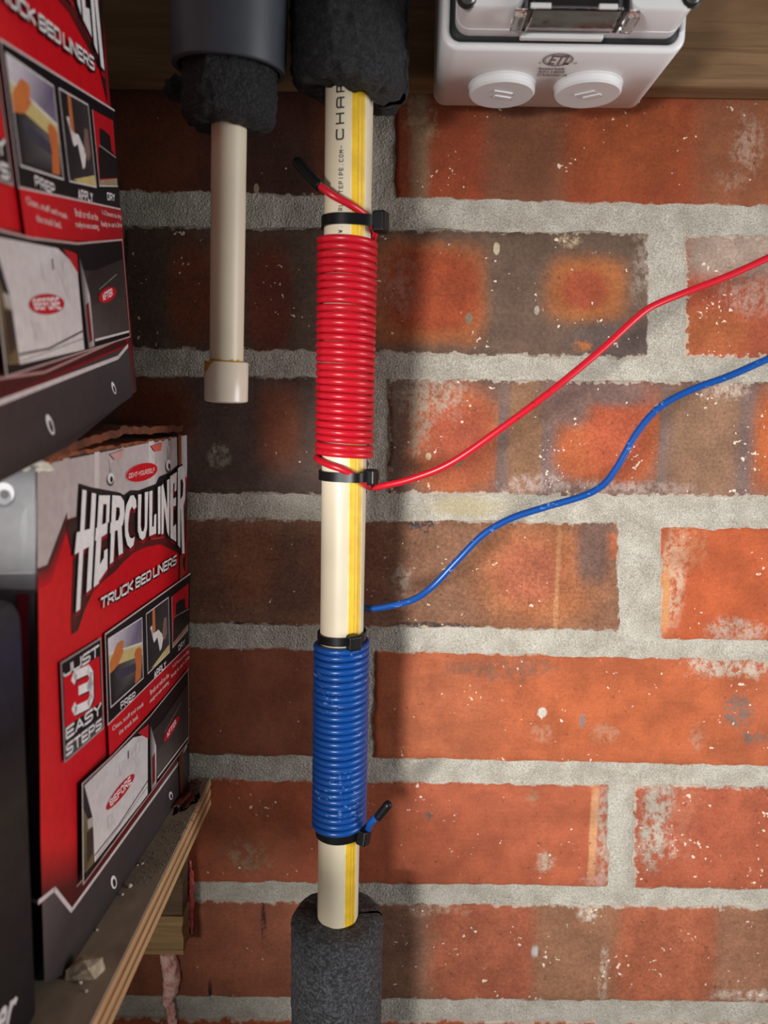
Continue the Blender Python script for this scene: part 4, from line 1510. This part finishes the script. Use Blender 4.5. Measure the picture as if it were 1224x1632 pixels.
art.poly([(66, 1437), (86, 1417), (113, 1451), (296.8, 1189), (298, 1250), (280, 1279), (205, 1406), (105, 1551), (70, 1566)], INKD, [(92, 80, 80), (84, 74, 74), (62, 54, 54), (66, 60, 60), (60, 54, 54), (48, 42, 42), (50, 44, 44), (44, 38, 38), (60, 54, 54)])
art.poly([(113, 1444), (122.5, 1409), (293, 1180), (296.8, 1187)], (70, 22, 24))
art.line([(61, 1437.5), (86, 1417), (113, 1451), (281, 1220), (296.6, 1189)], .0017, (206, 192, 190))
art.line([(122, 1412), (180, 1344), (293, 1182)], .0009, (170, 130, 124))
# rivets
for x, y, k in ((175.5, 763, 1.0), (267.8, 742, .8)):
    art.poly([(x - 2.5 * k, y - 30), (x + 2.5 * k, y - 31), (x + 1.5, y), (x - 1.5, y)], SILD, [SILV, SILV, (120, 110, 110), (120, 110, 110)])
    art.oval((x - .5, y + 2), (6 * k, 0), (0, 10), (96, 86, 86))
    art.oval((x, y - 1), (5 * k, 0), (0, 8.5), (222, 216, 216))
    art.oval((x + 1, y + 1), (2.4 * k, 0), (0, 5), (40, 34, 34))
for x, y, k in ((180, 1406, 1.0), (271, 1268, .62)):
    art.oval((x, y), (5 * k, -2 * k), (1.5 * k, 11.5 * k), (30, 26, 26))
    art.oval((x, y), (4.6 * k, -2 * k), (1.5 * k, 10.5 * k), (222, 216, 214))
    art.oval((x + .8 * k, y + 1), (2.5 * k, -1 * k), (.8 * k, 6.5 * k), (40, 34, 34))
# oval above the lettering
art.oval((224.4, 752.8), (25.7, -6.5), (1, 14.5), (206, 170, 168))
art.oval((224.4, 752.8), (25, -6.2), (1, 13.8), (200, 22, 34))
art.text('DO-IT-YOURSELF', [crA(605, 145), crA(846, 88), crA(846, 132), crA(605, 190)], WHT, sw=.16, shear=.15)
# dark burst behind the lettering
art.poly([(25, 640), (40, 575), (120, 545), (140, 235), (250, 270), (520, 320), (560, 345), (620, 300), (700, 300), (860, 240), (890, 175), (990, 130), (1080, 50), (1120, 120), (1145, 230), (1150, 420), (1130, 1060), (1090, 900), (1030, 860),
          (900, 800), (760, 830), (650, 880), (560, 960), (470, 1060), (380, 1130), (270, 1240), (190, 1420), (130, 1600), (75, 1640), (70, 1500), (90, 900), (60, 820)], INKD,
         [(60, 40, 38), (46, 36, 34), (40, 30, 30)] + [(34, 28, 28)] * 14 + [(60, 24, 26), (50, 30, 28), (96, 28, 30), (110, 26, 30), (96, 26, 30), (80, 28, 28), (70, 28, 28), (66, 30, 28), (60, 32, 30), (60, 34, 30), (54, 36, 32), (60, 40, 34), (90, 40, 36), (60, 36, 32), (60, 30, 30), (110, 26, 30)], pre=crA)
LET = [
    [(152, 292), (190, 302), (130, 1402), (92, 1430)], [(240, 322), (280, 332), (234, 1212), (190, 1252)], [(100, 690), (264, 645), (254, 800), (78, 895)],
    [(306, 345), (350, 348), (304, 1165), (256, 1200)], [(340, 347), (410, 346), (400, 596), (372, 600), (378, 425), (336, 430)], [(278, 650), (388, 592), (382, 700), (268, 770)], [(284, 1040), (352, 925), (354, 860), (386, 840), (384, 1030), (276, 1185)],
    [(430, 345), (472, 348), (440, 960), (408, 985)], [(430, 345), (508, 352), (540, 400), (546, 520), (528, 620), (490, 665), (436, 680), (440, 590), (486, 575), (502, 520), (498, 460), (470, 455), (436, 470)], [(478, 640), (516, 620), (530, 880), (490, 905)], [(412, 600), (440, 585), (436, 690), (408, 700)],
    [(545, 560), (560, 440), (600, 350), (630, 345), (652, 390), (656, 455), (632, 478), (614, 450), (592, 490), (578, 600), (578, 680), (592, 735), (616, 748), (640, 730), (628, 806), (600, 838), (572, 808), (550, 720)],
    [(672, 338), (702, 336), (694, 620), (704, 680), (722, 680), (734, 630), (734, 318), (766, 312), (756, 650), (738, 735), (714, 762), (686, 740), (668, 670)],
    [(776, 310), (806, 300), (802, 640), (818, 632), (822, 530), (842, 516), (840, 700), (776, 726)], [(856, 270), (882, 258), (880, 700), (858, 708)],
    [(888, 262), (906, 238), (944, 470), (942, 206), (966, 192), (962, 730), (944, 690), (914, 440), (910, 698), (890, 712)],
    [(972, 168), (1000, 152), (998, 742), (974, 722)], [(990, 156), (1034, 128), (1030, 300), (1010, 312), (1012, 232), (990, 244)], [(970, 392), (1026, 362), (1026, 440), (970, 460)], [(974, 660), (1026, 610), (1028, 778), (974, 742)],
    [(1042, 96), (1066, 78), (1066, 836), (1042, 806)], [(1056, 86), (1088, 66), (1108, 130), (1114, 250), (1110, 380), (1092, 452), (1058, 480), (1058, 400), (1088, 350), (1094, 240), (1082, 190), (1058, 215)], [(1070, 462), (1094, 440), (1106, 884), (1082, 890)]]
for L_ in LET: art.poly([(x + 16, y + 34) for x, y in grow(L_, 3)], (150, 22, 34), pre=crA)
for L_ in LET: art.poly(grow(L_, 9), (34, 28, 28), pre=crA)
for L_ in LET: art.poly([(x + 10, y + 10) for x, y in grow(L_, -4)], (120, 20, 30), pre=crA)
for L_ in LET: art.poly(L_, WHT, pre=crA)
art.line([(790, 752), (910, 735)], .0008, (170, 50, 50), pre=crA)
art.text('TRUCK BED LINERS', [crA(318, 1300), crA(1030, 896), crA(1034, 985), crA(322, 1405)], WHT, sw=.2, shear=.18, shade=(.0007, -.0009, INKK))
# three steps panel
art.poly([(50, 510), (398, 296), (425, 1068), (85, 1362)], (150, 136, 134), pre=crB)
art.poly([(60, 522), (391, 316), (416, 1056), (93, 1338)], INKK, pre=crB)
art.poly([(76, 640), (382, 455), (402, 845), (90, 1062)], INKR, pre=crB)
art.poly([(97, 1205), (412, 955), (416, 1056), (95, 1338)], (70, 66, 68), pre=crB)
art.text('JUST', [crB(70, 555), crB(380, 352), crB(380, 452), crB(76, 640)], WHT, sw=.2)
art.text('3', [crB(140, 592), crB(328, 508), crB(336, 882), crB(146, 975)], WHT, sw=.21, shade=(.001, -.0008, INKK))
art.text('EASY', [crB(92, 1068), crB(398, 838), crB(400, 940), crB(96, 1172)], WHT, sw=.2)
art.text('STEPS', [crB(95, 1205), crB(400, 978), crB(404, 1062), crB(98, 1312)], WHT, sw=.2)
# strip of three pictures
strip = [(161, 1011), (298.6, 914), (296.4, 1027), (165.5, 1155)]
art.poly(strip, INKK)
art.poly([(298, 1027), (165.5, 1155), (168, 1205), (297, 1066)], (176, 16, 30), [(150, 18, 28), INKR, INKR, (150, 18, 28)])
art.line([strip[0], strip[1]], .0008, (200, 180, 178))
art.line([strip[3], strip[2]], .0007, (200, 170, 168))
art.line([strip[0], strip[3]], .0007, (190, 170, 168))
p1 = [(455, 310), (745, 130), (757, 640), (478, 890)]
art.poly(p1, (170, 160, 168), [(214, 206, 212), (96, 84, 112), (140, 130, 136), (150, 140, 140)], pre=crB)
art.poly([(462, 440), (748, 345), (750, 470), (466, 610)], (196, 176, 118), pre=crB)
art.poly([(462, 430), (748, 335), (748, 362), (463, 462)], (206, 198, 190), [(220, 214, 214), (220, 214, 214), (196, 176, 118), (196, 176, 118)], pre=crB)
art.poly([(466, 590), (530, 530), (750, 445), (757, 640), (478, 890)], (26, 24, 26), [(30, 28, 30), (60, 56, 56), (110, 104, 104), (30, 28, 30), (20, 18, 20)], pre=crB)
art.poly([(510, 590), (700, 510), (730, 560), (540, 660)], (64, 60, 74), pre=crB)
art.poly([(466, 610), (466, 520), (500, 430), (535, 345), (560, 330), (575, 320), (590, 330), (580, 400), (592, 400), (575, 450), (540, 530), (500, 575)], (196, 112, 58), pre=crB)
art.poly([(685, 690), (695, 560), (682, 440), (695, 395), (725, 378), (745, 395), (742, 500), (735, 640)], (190, 104, 54), pre=crB)
art.line(p1, .0006, (210, 200, 198), pre=crB, closed=True)
p2 = [(770, 97), (893, 6), (900, 302), (780, 420)]
art.poly(p2, (34, 30, 32), [(30, 28, 30), (60, 52, 54), (60, 54, 56), (40, 36, 38)], pre=crD)
art.poly([(800, 390), (896, 262), (900, 302), (830, 370)], (190, 172, 110), pre=crD)
art.poly([(805, 70), (818, 60), (822, 200), (806, 205)], (186, 104, 58), pre=crD)
art.poly([(792, 172), (803, 158), (810, 240), (815, 252), (832, 222), (846, 298), (856, 280), (866, 215), (838, 180), (822, 195), (812, 200)], (214, 206, 202), pre=crD)
art.poly([(868, 120), (882, 110), (886, 200), (872, 240), (858, 215)], (120, 96, 88), pre=crD)
art.line(p2, .0006, (206, 196, 194), pre=crD, closed=True)
p3 = [(910, 2), (1003, -70), (1000, 182), (915, 282)]
art.poly(p3, (176, 20, 32), pre=crD)
art.poly([(935, 40), (950, 25), (984, 10), (985, 60), (1003, 70), (1000, 150), (918, 250), (922, 130), (932, 110)], (30, 24, 26), pre=crD)
art.poly([(918, 255), (1000, 152), (1000, 182), (916, 280)], (150, 130, 104), pre=crD)
art.line([(930, 110), (1002, 70)], .0004, (170, 150, 148), pre=crD)
art.line([(910, 4), (915, 280), (1000, 182)], .0005, (200, 188, 186), pre=crD)
art.text('PREP', [crB(556, 848), crB(686, 748), crB(690, 808), crB(560, 908)], WHT, sw=.19, shear=.1)
art.text('APPLY', [crB(843, 590), crB(950, 492), crB(950, 548), crB(848, 650)], WHT, sw=.19, shear=.1)
art.text('DRY', [crB(1053, 368), crB(1112, 308), crB(1112, 355), crB(1056, 412)], WHT, sw=.19, shear=.1)
for t, q in (('Clean, scuff and mask', ((485, 1052), (755, 838), (758, 876), (490, 1098))), ('the truck bed.', ((540, 1090), (706, 944), (710, 980), (545, 1128))), ('Brush or roll on the', ((810, 745), (972, 590), (975, 630), (814, 788))),
             ('ready-to-use coating.', ((806, 825), (972, 652), (976, 692), (810, 866))), ('1-2 hours to dry.', ((1005, 528), (1148, 392), (1150, 428), (1010, 562))), ('Ready to use in 24 hr', ((990, 612), (1148, 445), (1150, 480), (996, 650)))):
    art.text(t, [crB(*p) for p in q], (226, 190, 186), bold=.012)
# before and after
pn = [(120.8, 1249), (170, 1204), (230, 1142), (293, 1066), (293.5, 1181), (122.5, 1409)]
art.poly(pn, INKK)
art.poly([(405, 345), (740, 22), (800, 8), (838, 28), (838, 405), (475, 862), (462, 560)], (206, 196, 194), [(196, 186, 184), (206, 200, 200), (190, 180, 178), (200, 190, 190), (210, 202, 200), (214, 206, 202), (204, 194, 192)], pre=crC)
art.poly([(838, 28), (800, 8), (770, -10), (846, -70), (846, 30)], (176, 30, 38), pre=crC)
art.poly([(392, 350), (405, 345), (458, 545), (425, 562), (392, 490)], (38, 36, 40), pre=crC)
art.poly([(392, 490), (425, 562), (456, 625), (470, 865), (415, 925), (400, 930)], (92, 76, 50), [(110, 96, 66), (110, 96, 70), (70, 56, 44), (120, 100, 64), (150, 130, 92), (80, 70, 50)], pre=crC)
art.poly([(425, 575), (460, 555), (462, 620), (430, 640)], (170, 160, 150), pre=crC)
art.poly([(420, 660), (458, 640), (462, 800), (425, 870)], (60, 46, 40), pre=crC)
art.line([(478, 812), (640, 610), (838, 312)], .0007, (70, 62, 62), pre=crC)
art.line([(486, 835), (838, 350)], .0004, (150, 140, 138), pre=crC)
art.line([(704, 116), (704, 158)], .0011, (50, 44, 46), pre=crC)
for (a, b), (c, d) in (((730, 130), (820, 190)), ((640, 200), (700, 240)), ((560, 560), (620, 600)), ((760, 60), (800, 130))): art.poly([(a, b), (a + 40, b - 30), (c, d), (c - 50, d + 40)], (190, 180, 180), [(206, 198, 196), (196, 186, 186), (206, 198, 196), (198, 190, 188)], pre=crC)
art.oval((649, 387), (95, -118), (20, 26), (150, 60, 66), pre=crC)
art.oval((649, 387), (92, -114), (19, 24.5), (186, 22, 38), pre=crC)
art.text('BEFORE', [crC(572, 447), crC(716, 278), crC(726, 330), crC(582, 488)], WHT, sw=.2)
# after picture
art.poly([(856, -5), (930, -85), (1110, -345), (1108, 20), (900, 285), (876, 60)], (52, 44, 44), [(60, 54, 54), (44, 38, 38), (50, 42, 40), (70, 60, 56), (84, 74, 72), (50, 44, 44)], pre=crC)
for i in range(16):
    f = i / 15
    a, b = (898 + f * 205, 270 - f * 255), (900 + f * 190, 120 - f * 250)
    art.line([a, b], .0003, (112, 104, 100), pre=crC)
art.poly([(848, 30), (852, -60), (880, 40), (890, 80), (892, 330), (858, 378)], (150, 140, 138), [(60, 54, 54), (90, 84, 84), (170, 160, 160), (214, 206, 204), (176, 166, 162), (120, 110, 108)], pre=crC)
art.poly([(862, 160), (882, 120), (884, 310), (864, 345)], (110, 24, 30), pre=crC)
art.line([(900, 292), (1108, 24)], .0009, (214, 206, 202), pre=crC)
art.line([(846, -80), (846, 395)], .0012, INKK, pre=crC)
art.line([(930, 1100), (1070, 850)], .0003, (150, 140, 136), pre=crB)
art.oval((988, 1070), (66, -104), (15, 22), (186, 22, 38), pre=crB)
art.text('AFTER', [crB(946, 1112), crB(1024, 988), crB(1030, 1026), crB(954, 1148)], WHT, sw=.2)
art.line([pn[0], pn[1], pn[2], pn[3]], .0008, (176, 150, 146))
art.line([pn[0], pn[5]], .0008, (196, 184, 178))
art.line([pn[5], pn[4], pn[3]], .0006, (176, 150, 146))

M_PRINT = print_mat('glossy_carton_print')


def carton_mat(name, zt, stops):
    """plain carton stock under the print, its inks banded by height; zt: function giving 0..1 height socket"""
    m, N, B = material(name)
    tc = N.new('ShaderNodeTexCoord').outputs['Object']
    sp = N.new('ShaderNodeSeparateXYZ')
    N.put(sp.inputs[0], tc)
    h = N.lerp(sp.outputs[2], zt[0], zt[1], 0, 1)
    n = N.noise(tc, 90, 4, .6)
    cr = N.new('ShaderNodeValToRGB')
    N.put(cr.inputs[0], N.math('ADD', h, N.math('MULTIPLY', N.math('SUBTRACT', n, .5), .02)))
    e = cr.color_ramp.elements
    e[0].position, e[0].color = stops[0][0], lin(stops[0][1])
    e[1].position, e[1].color = stops[-1][0], lin(stops[-1][1])
    for p, c in stops[1:-1]:
        q = e.new(p); q.color = lin(c)
    c = N.mix(.5, cr.outputs[0], N.mix(N.step(n, .3, .7), (.75, .75, .75, 1), (1.15, 1.15, 1.15, 1)), 'MULTIPLY')
    N.put(B.inputs['Base Color'], c)
    N.put(B.inputs['Normal'], N.bump(n, .3, .002))
    B.inputs['Roughness'].default_value = .45
    B.inputs['Specular IOR Level'].default_value = .3
    return m


def carton(name, frame, outline, wide, mat, label, r=.0022):
    """outline: (along, up) polygon of the printed side; the carton goes wide metres to the left"""
    O, a, b = frame
    nrm = a.cross(b).normalized()
    if nrm.x < 0: nrm = -nrm
    root = empty(name, O - nrm * wide / 2 + a * -.09)
    tag(root, label, 'carton', 'cartons stacked on the shelf')
    bm = bmesh.new()
    A_ = [bm.verts.new(O + a * x + b * z_) for x, z_ in outline]
    B_ = [bm.verts.new(O + a * x + b * z_ - nrm * wide) for x, z_ in outline]
    n = len(A_)
    bm.faces.new(A_); bm.faces.new(B_)
    for k in range(n): bm.faces.new((A_[k], A_[(k + 1) % n], B_[(k + 1) % n], B_[k]))
    o = from_bm('body', bm, mat, root)
    bevel(o, r, 3, 30)
    return root


M_CART = carton_mat('carton_stock', (ZS, ZS + .206), [(0, (40, 36, 36)), (.20, (44, 38, 40)), (.215, (46, 26, 28)), (.30, (52, 40, 42)), (.45, (70, 56, 58)), (.60, (66, 44, 48)), (.70, (60, 50, 54)), (.742, (66, 62, 66)), (.752, (176, 170, 172)), (.86, (170, 166, 168)), (.93, (104, 102, 104)), (1, (92, 88, 90))])
zt = loc(299, 691)[1]
nearx = loc(58, 900)[0]
low_out = [(0.0, .0022), loc(280, 1278), loc(205, 1405), (loc(105, 1552)[0], .0003), loc(70, 1566), (nearx, loc(60, 1545)[1]), (nearx, loc(57, 741)[1]), (0.0, zt)]
low_out[1] = (low_out[1][0], .0004); low_out[2] = (low_out[2][0], .0004)
low = carton('lower_carton', FR_LOW, low_out, .150, M_CART, 'red and silver product carton standing on the plywood shelf, below another carton')
low.name = 'carton'
art.build('printed_graphics', FR_LOW, M_PRINT, low)
M_CART2 = carton_mat('carton_stock_upper', (-.02, .24), [(0, (84, 74, 72)), (.06, (84, 74, 72)), (.2, (96, 26, 32)), (1, (110, 24, 32))])
up_out = [(0.004, 0), (-.1785, 0), (-.1785, .206), (0.004, .206)]
up = carton('carton', FR_UP, up_out, .150, M_CART2, 'red product carton tilted on top of the lower one at upper left')
art.build('printed_graphics', FR_UP, M_PRINT, up)

# front of the lower carton (the side towards the viewer), seen as a sliver
nL = dL.cross(Vector((0, 0, 1))).normalized()
if nL.x < 0: nL = -nL
FO = OL + dL * nearx
fr = Art()
FP = Plane(FO, nL, (0, 0, 1))


def fl(x, y):
    P = FP.at(x, y) - FO
    return P.dot(nL), P.z


fr.poly([(-90, 760), (56, 742), (57, 912), (-90, 916)], SILV, [(84, 82, 86), (88, 86, 90), (130, 127, 129), (126, 123, 125)], mapf=fl)
fr.poly([(36, 818), (43, 808), (44, 840), (40, 912), (30, 912), (36, 850), (30, 862)], (128, 126, 129), mapf=fl)
fr.poly([(-90, 917), (57, 914), (57, 948), (-90, 948)], INKD, [(50, 50, 56), (76, 74, 80), (84, 72, 76), (60, 40, 44)], mapf=fl)
for x0, y0, r, c in ((6, 790, 19, (60, 58, 62)), (6, 786, 17, (214, 212, 214)), (7, 792, 12, (130, 128, 132)), (8, 788, 7, (46, 44, 50))):
    fr.poly([(x0 + r * math.cos(t), y0 + r * math.sin(t)) for t in (2 * math.pi * i / 28 for i in range(28))], c, mapf=fl)
fr.poly([(28, 946), (46, 946), (48, 1180), (40, 1300)], (110, 18, 30), [(110, 18, 30), (96, 20, 32), (60, 20, 28), (40, 16, 20)], mapf=fl)
fr.poly([(42, 1428), (61, 1434), (61, 1441), (42, 1434)], (170, 158, 156), [(100, 92, 92), (200, 188, 186), (200, 188, 186), (100, 92, 92)], mapf=fl)
fr.build('printed_front', (FO, nL, Vector((0, 0, 1))), M_PRINT, low)
M_TORN = plain('torn_rust_stained_card', (120, 64, 34), .85, .5, 120, .5, 500)
M_TORN2 = plain('rusty_red_brown_card', (98, 50, 28), .85, .4, 120, .5, 500)


def flap(pts_low, thick, reach, seed, mat, parent, rise=.0):
    """torn sheet of board along the carton's top edge, reaching back to the left"""
    top = smooth_pts([(*loc(x, y), 0) for x, y in pts_low], 8)
    V, Fc = [], []
    K = 10
    for i, t in enumerate(top):
        for side in (0, 1):
            for k in range(K + 1):
                f = k / K
                q = OL + dL * t.x + Vector((0, 0, t.y - side * thick))
                rag = noise.noise(Vector((t.x * 260, seed, side))) * .0016 + noise.noise(Vector((t.x * 900, seed, 2))) * .0006
                q -= nL * (f * reach + rag * (1 - f))
                q.z += noise.noise(Vector((t.x * 120, f * 3, seed))) * .0012 * (1 - side * .3) + rise * f
                V.append(q)
    W = 2 * (K + 1)
    for i in range(len(top) - 1):
        for side in (0, 1):
            for k in range(K):
                a = i * W + side * (K + 1) + k
                Fc.append((a, a + 1, a + W + 1, a + W))
        Fc.append((i * W, i * W + K + 1, (i + 1) * W + K + 1, (i + 1) * W))
        Fc.append((i * W + K, i * W + 2 * K + 1, (i + 1) * W + 2 * K + 1, (i + 1) * W + K))
    o = mesh('torn_flap', V, Fc, mat, parent, True)
    o.data.set_sharp_from_angle(angle=math.radians(50))
    return o


flap([(62, 738), (110, 722), (150, 714), (190, 708), (225, 703), (260, 698), (292, 694)], .0016, .10, 1, M_TORN, low)
flap([(62, 733), (110, 709), (150, 694), (180, 686), (207, 679), (230, 681), (255, 679), (292, 678)], .0034, .10, 5, M_TORN2, low)
# rust run down the back corner of the lower carton, crumpled white tear at its near top corner
rr = Art()
rr.poly([(281, 694), (286.5, 693), (287, 760), (289, 900), (288, 1060), (290, 1180), (290, 1240), (289, 1264), (285, 1268), (282, 1200), (283, 1060), (284, 880), (282.5, 760)], (140, 82, 44),
        [(120, 60, 30), (150, 90, 50), (150, 90, 50), (130, 60, 40), (140, 80, 44), (150, 84, 40), (150, 80, 36), (140, 70, 34), (120, 60, 30), (110, 50, 30), (140, 84, 48), (130, 60, 40), (150, 90, 50)][:4] + [(120, 66, 40), (116, 64, 38), (104, 56, 34), (92, 48, 30), (84, 42, 28), (84, 42, 28), (110, 62, 40), (116, 60, 40), (136, 80, 48)])
rr.poly([(238, 711), (256, 705), (254, 718), (244, 720)], (206, 96, 84))
rr.poly([(172, 724), (196, 716), (192, 730), (180, 733)], (196, 150, 146))
rr.build('rust_run', FR_LOW, M_PRINT, low, lift=.006 * .15)
M_TEAR = plain('torn_white_card', (206, 196, 180), .9, .2, 200, .5, 500)
P = LOW.at(62, 738)
t_ = lump('paper_tear', P + Vector((-.001, -.001, -.001)), (.0052, .004, .0026), M_TEAR, 9, 3, .7)
t_.parent = low
t_.matrix_parent_inverse = low.matrix_world.inverted()

# dark carton at the far left, nearest the viewer
XK = at_y(35, 1050, -.183).x
zk = at_y(36, 948, -.181).z
M_KCART = carton_mat('black_carton_stock', (ZS, zk), [(0, (22, 20, 22)), (.3, (26, 25, 27)), (.55, (40, 38, 32)), (.7, (24, 23, 26)), (.9, (36, 38, 54)), (1, (44, 44, 46))])
bm = bmesh.new()
out = [(-.30, ZS + .0006), (-.183, ZS + .0006)] + [(-.181 - .010 + .010 * math.cos(math.radians(a)), zk - .010 + .010 * math.sin(math.radians(a))) for a in range(0, 91, 15)] + [(-.30, zk)]
A_ = [bm.verts.new((XK, y, zz)) for y, zz in out]
B_ = [bm.verts.new((XK - .12, y, zz)) for y, zz in out]
bm.faces.new(A_); bm.faces.new(B_)
for k in range(len(A_)): bm.faces.new((A_[k], A_[(k + 1) % len(A_)], B_[(k + 1) % len(A_)], B_[k]))
kc = empty('carton', (XK - .06, -.24, ZS))
tag(kc, 'black carton with white script at the lower left, standing before the lower red carton', 'carton', 'cartons stacked on the shelf')
bevel(from_bm('body', bm, M_KCART, kc), .0025, 3, 40)
KP = Plane((XK, 0, 0), (0, 1, 0), (0, 0, 1))
v_, f_, _ = text_geo('er', .02, .35)
q = [KP.at(-6, 1612), KP.at(27, 1586), KP.at(24, 1622), KP.at(-10, 1668)]
V = [(q[3].lerp(q[2], u)).lerp(q[0].lerp(q[1], u), w_) + Vector((.0003, 0, 0)) for u, w_ in v_]
mesh('script_lettering', V, f_, plain('white_carton_ink', (214, 208, 206), .5, .03), kc, False)
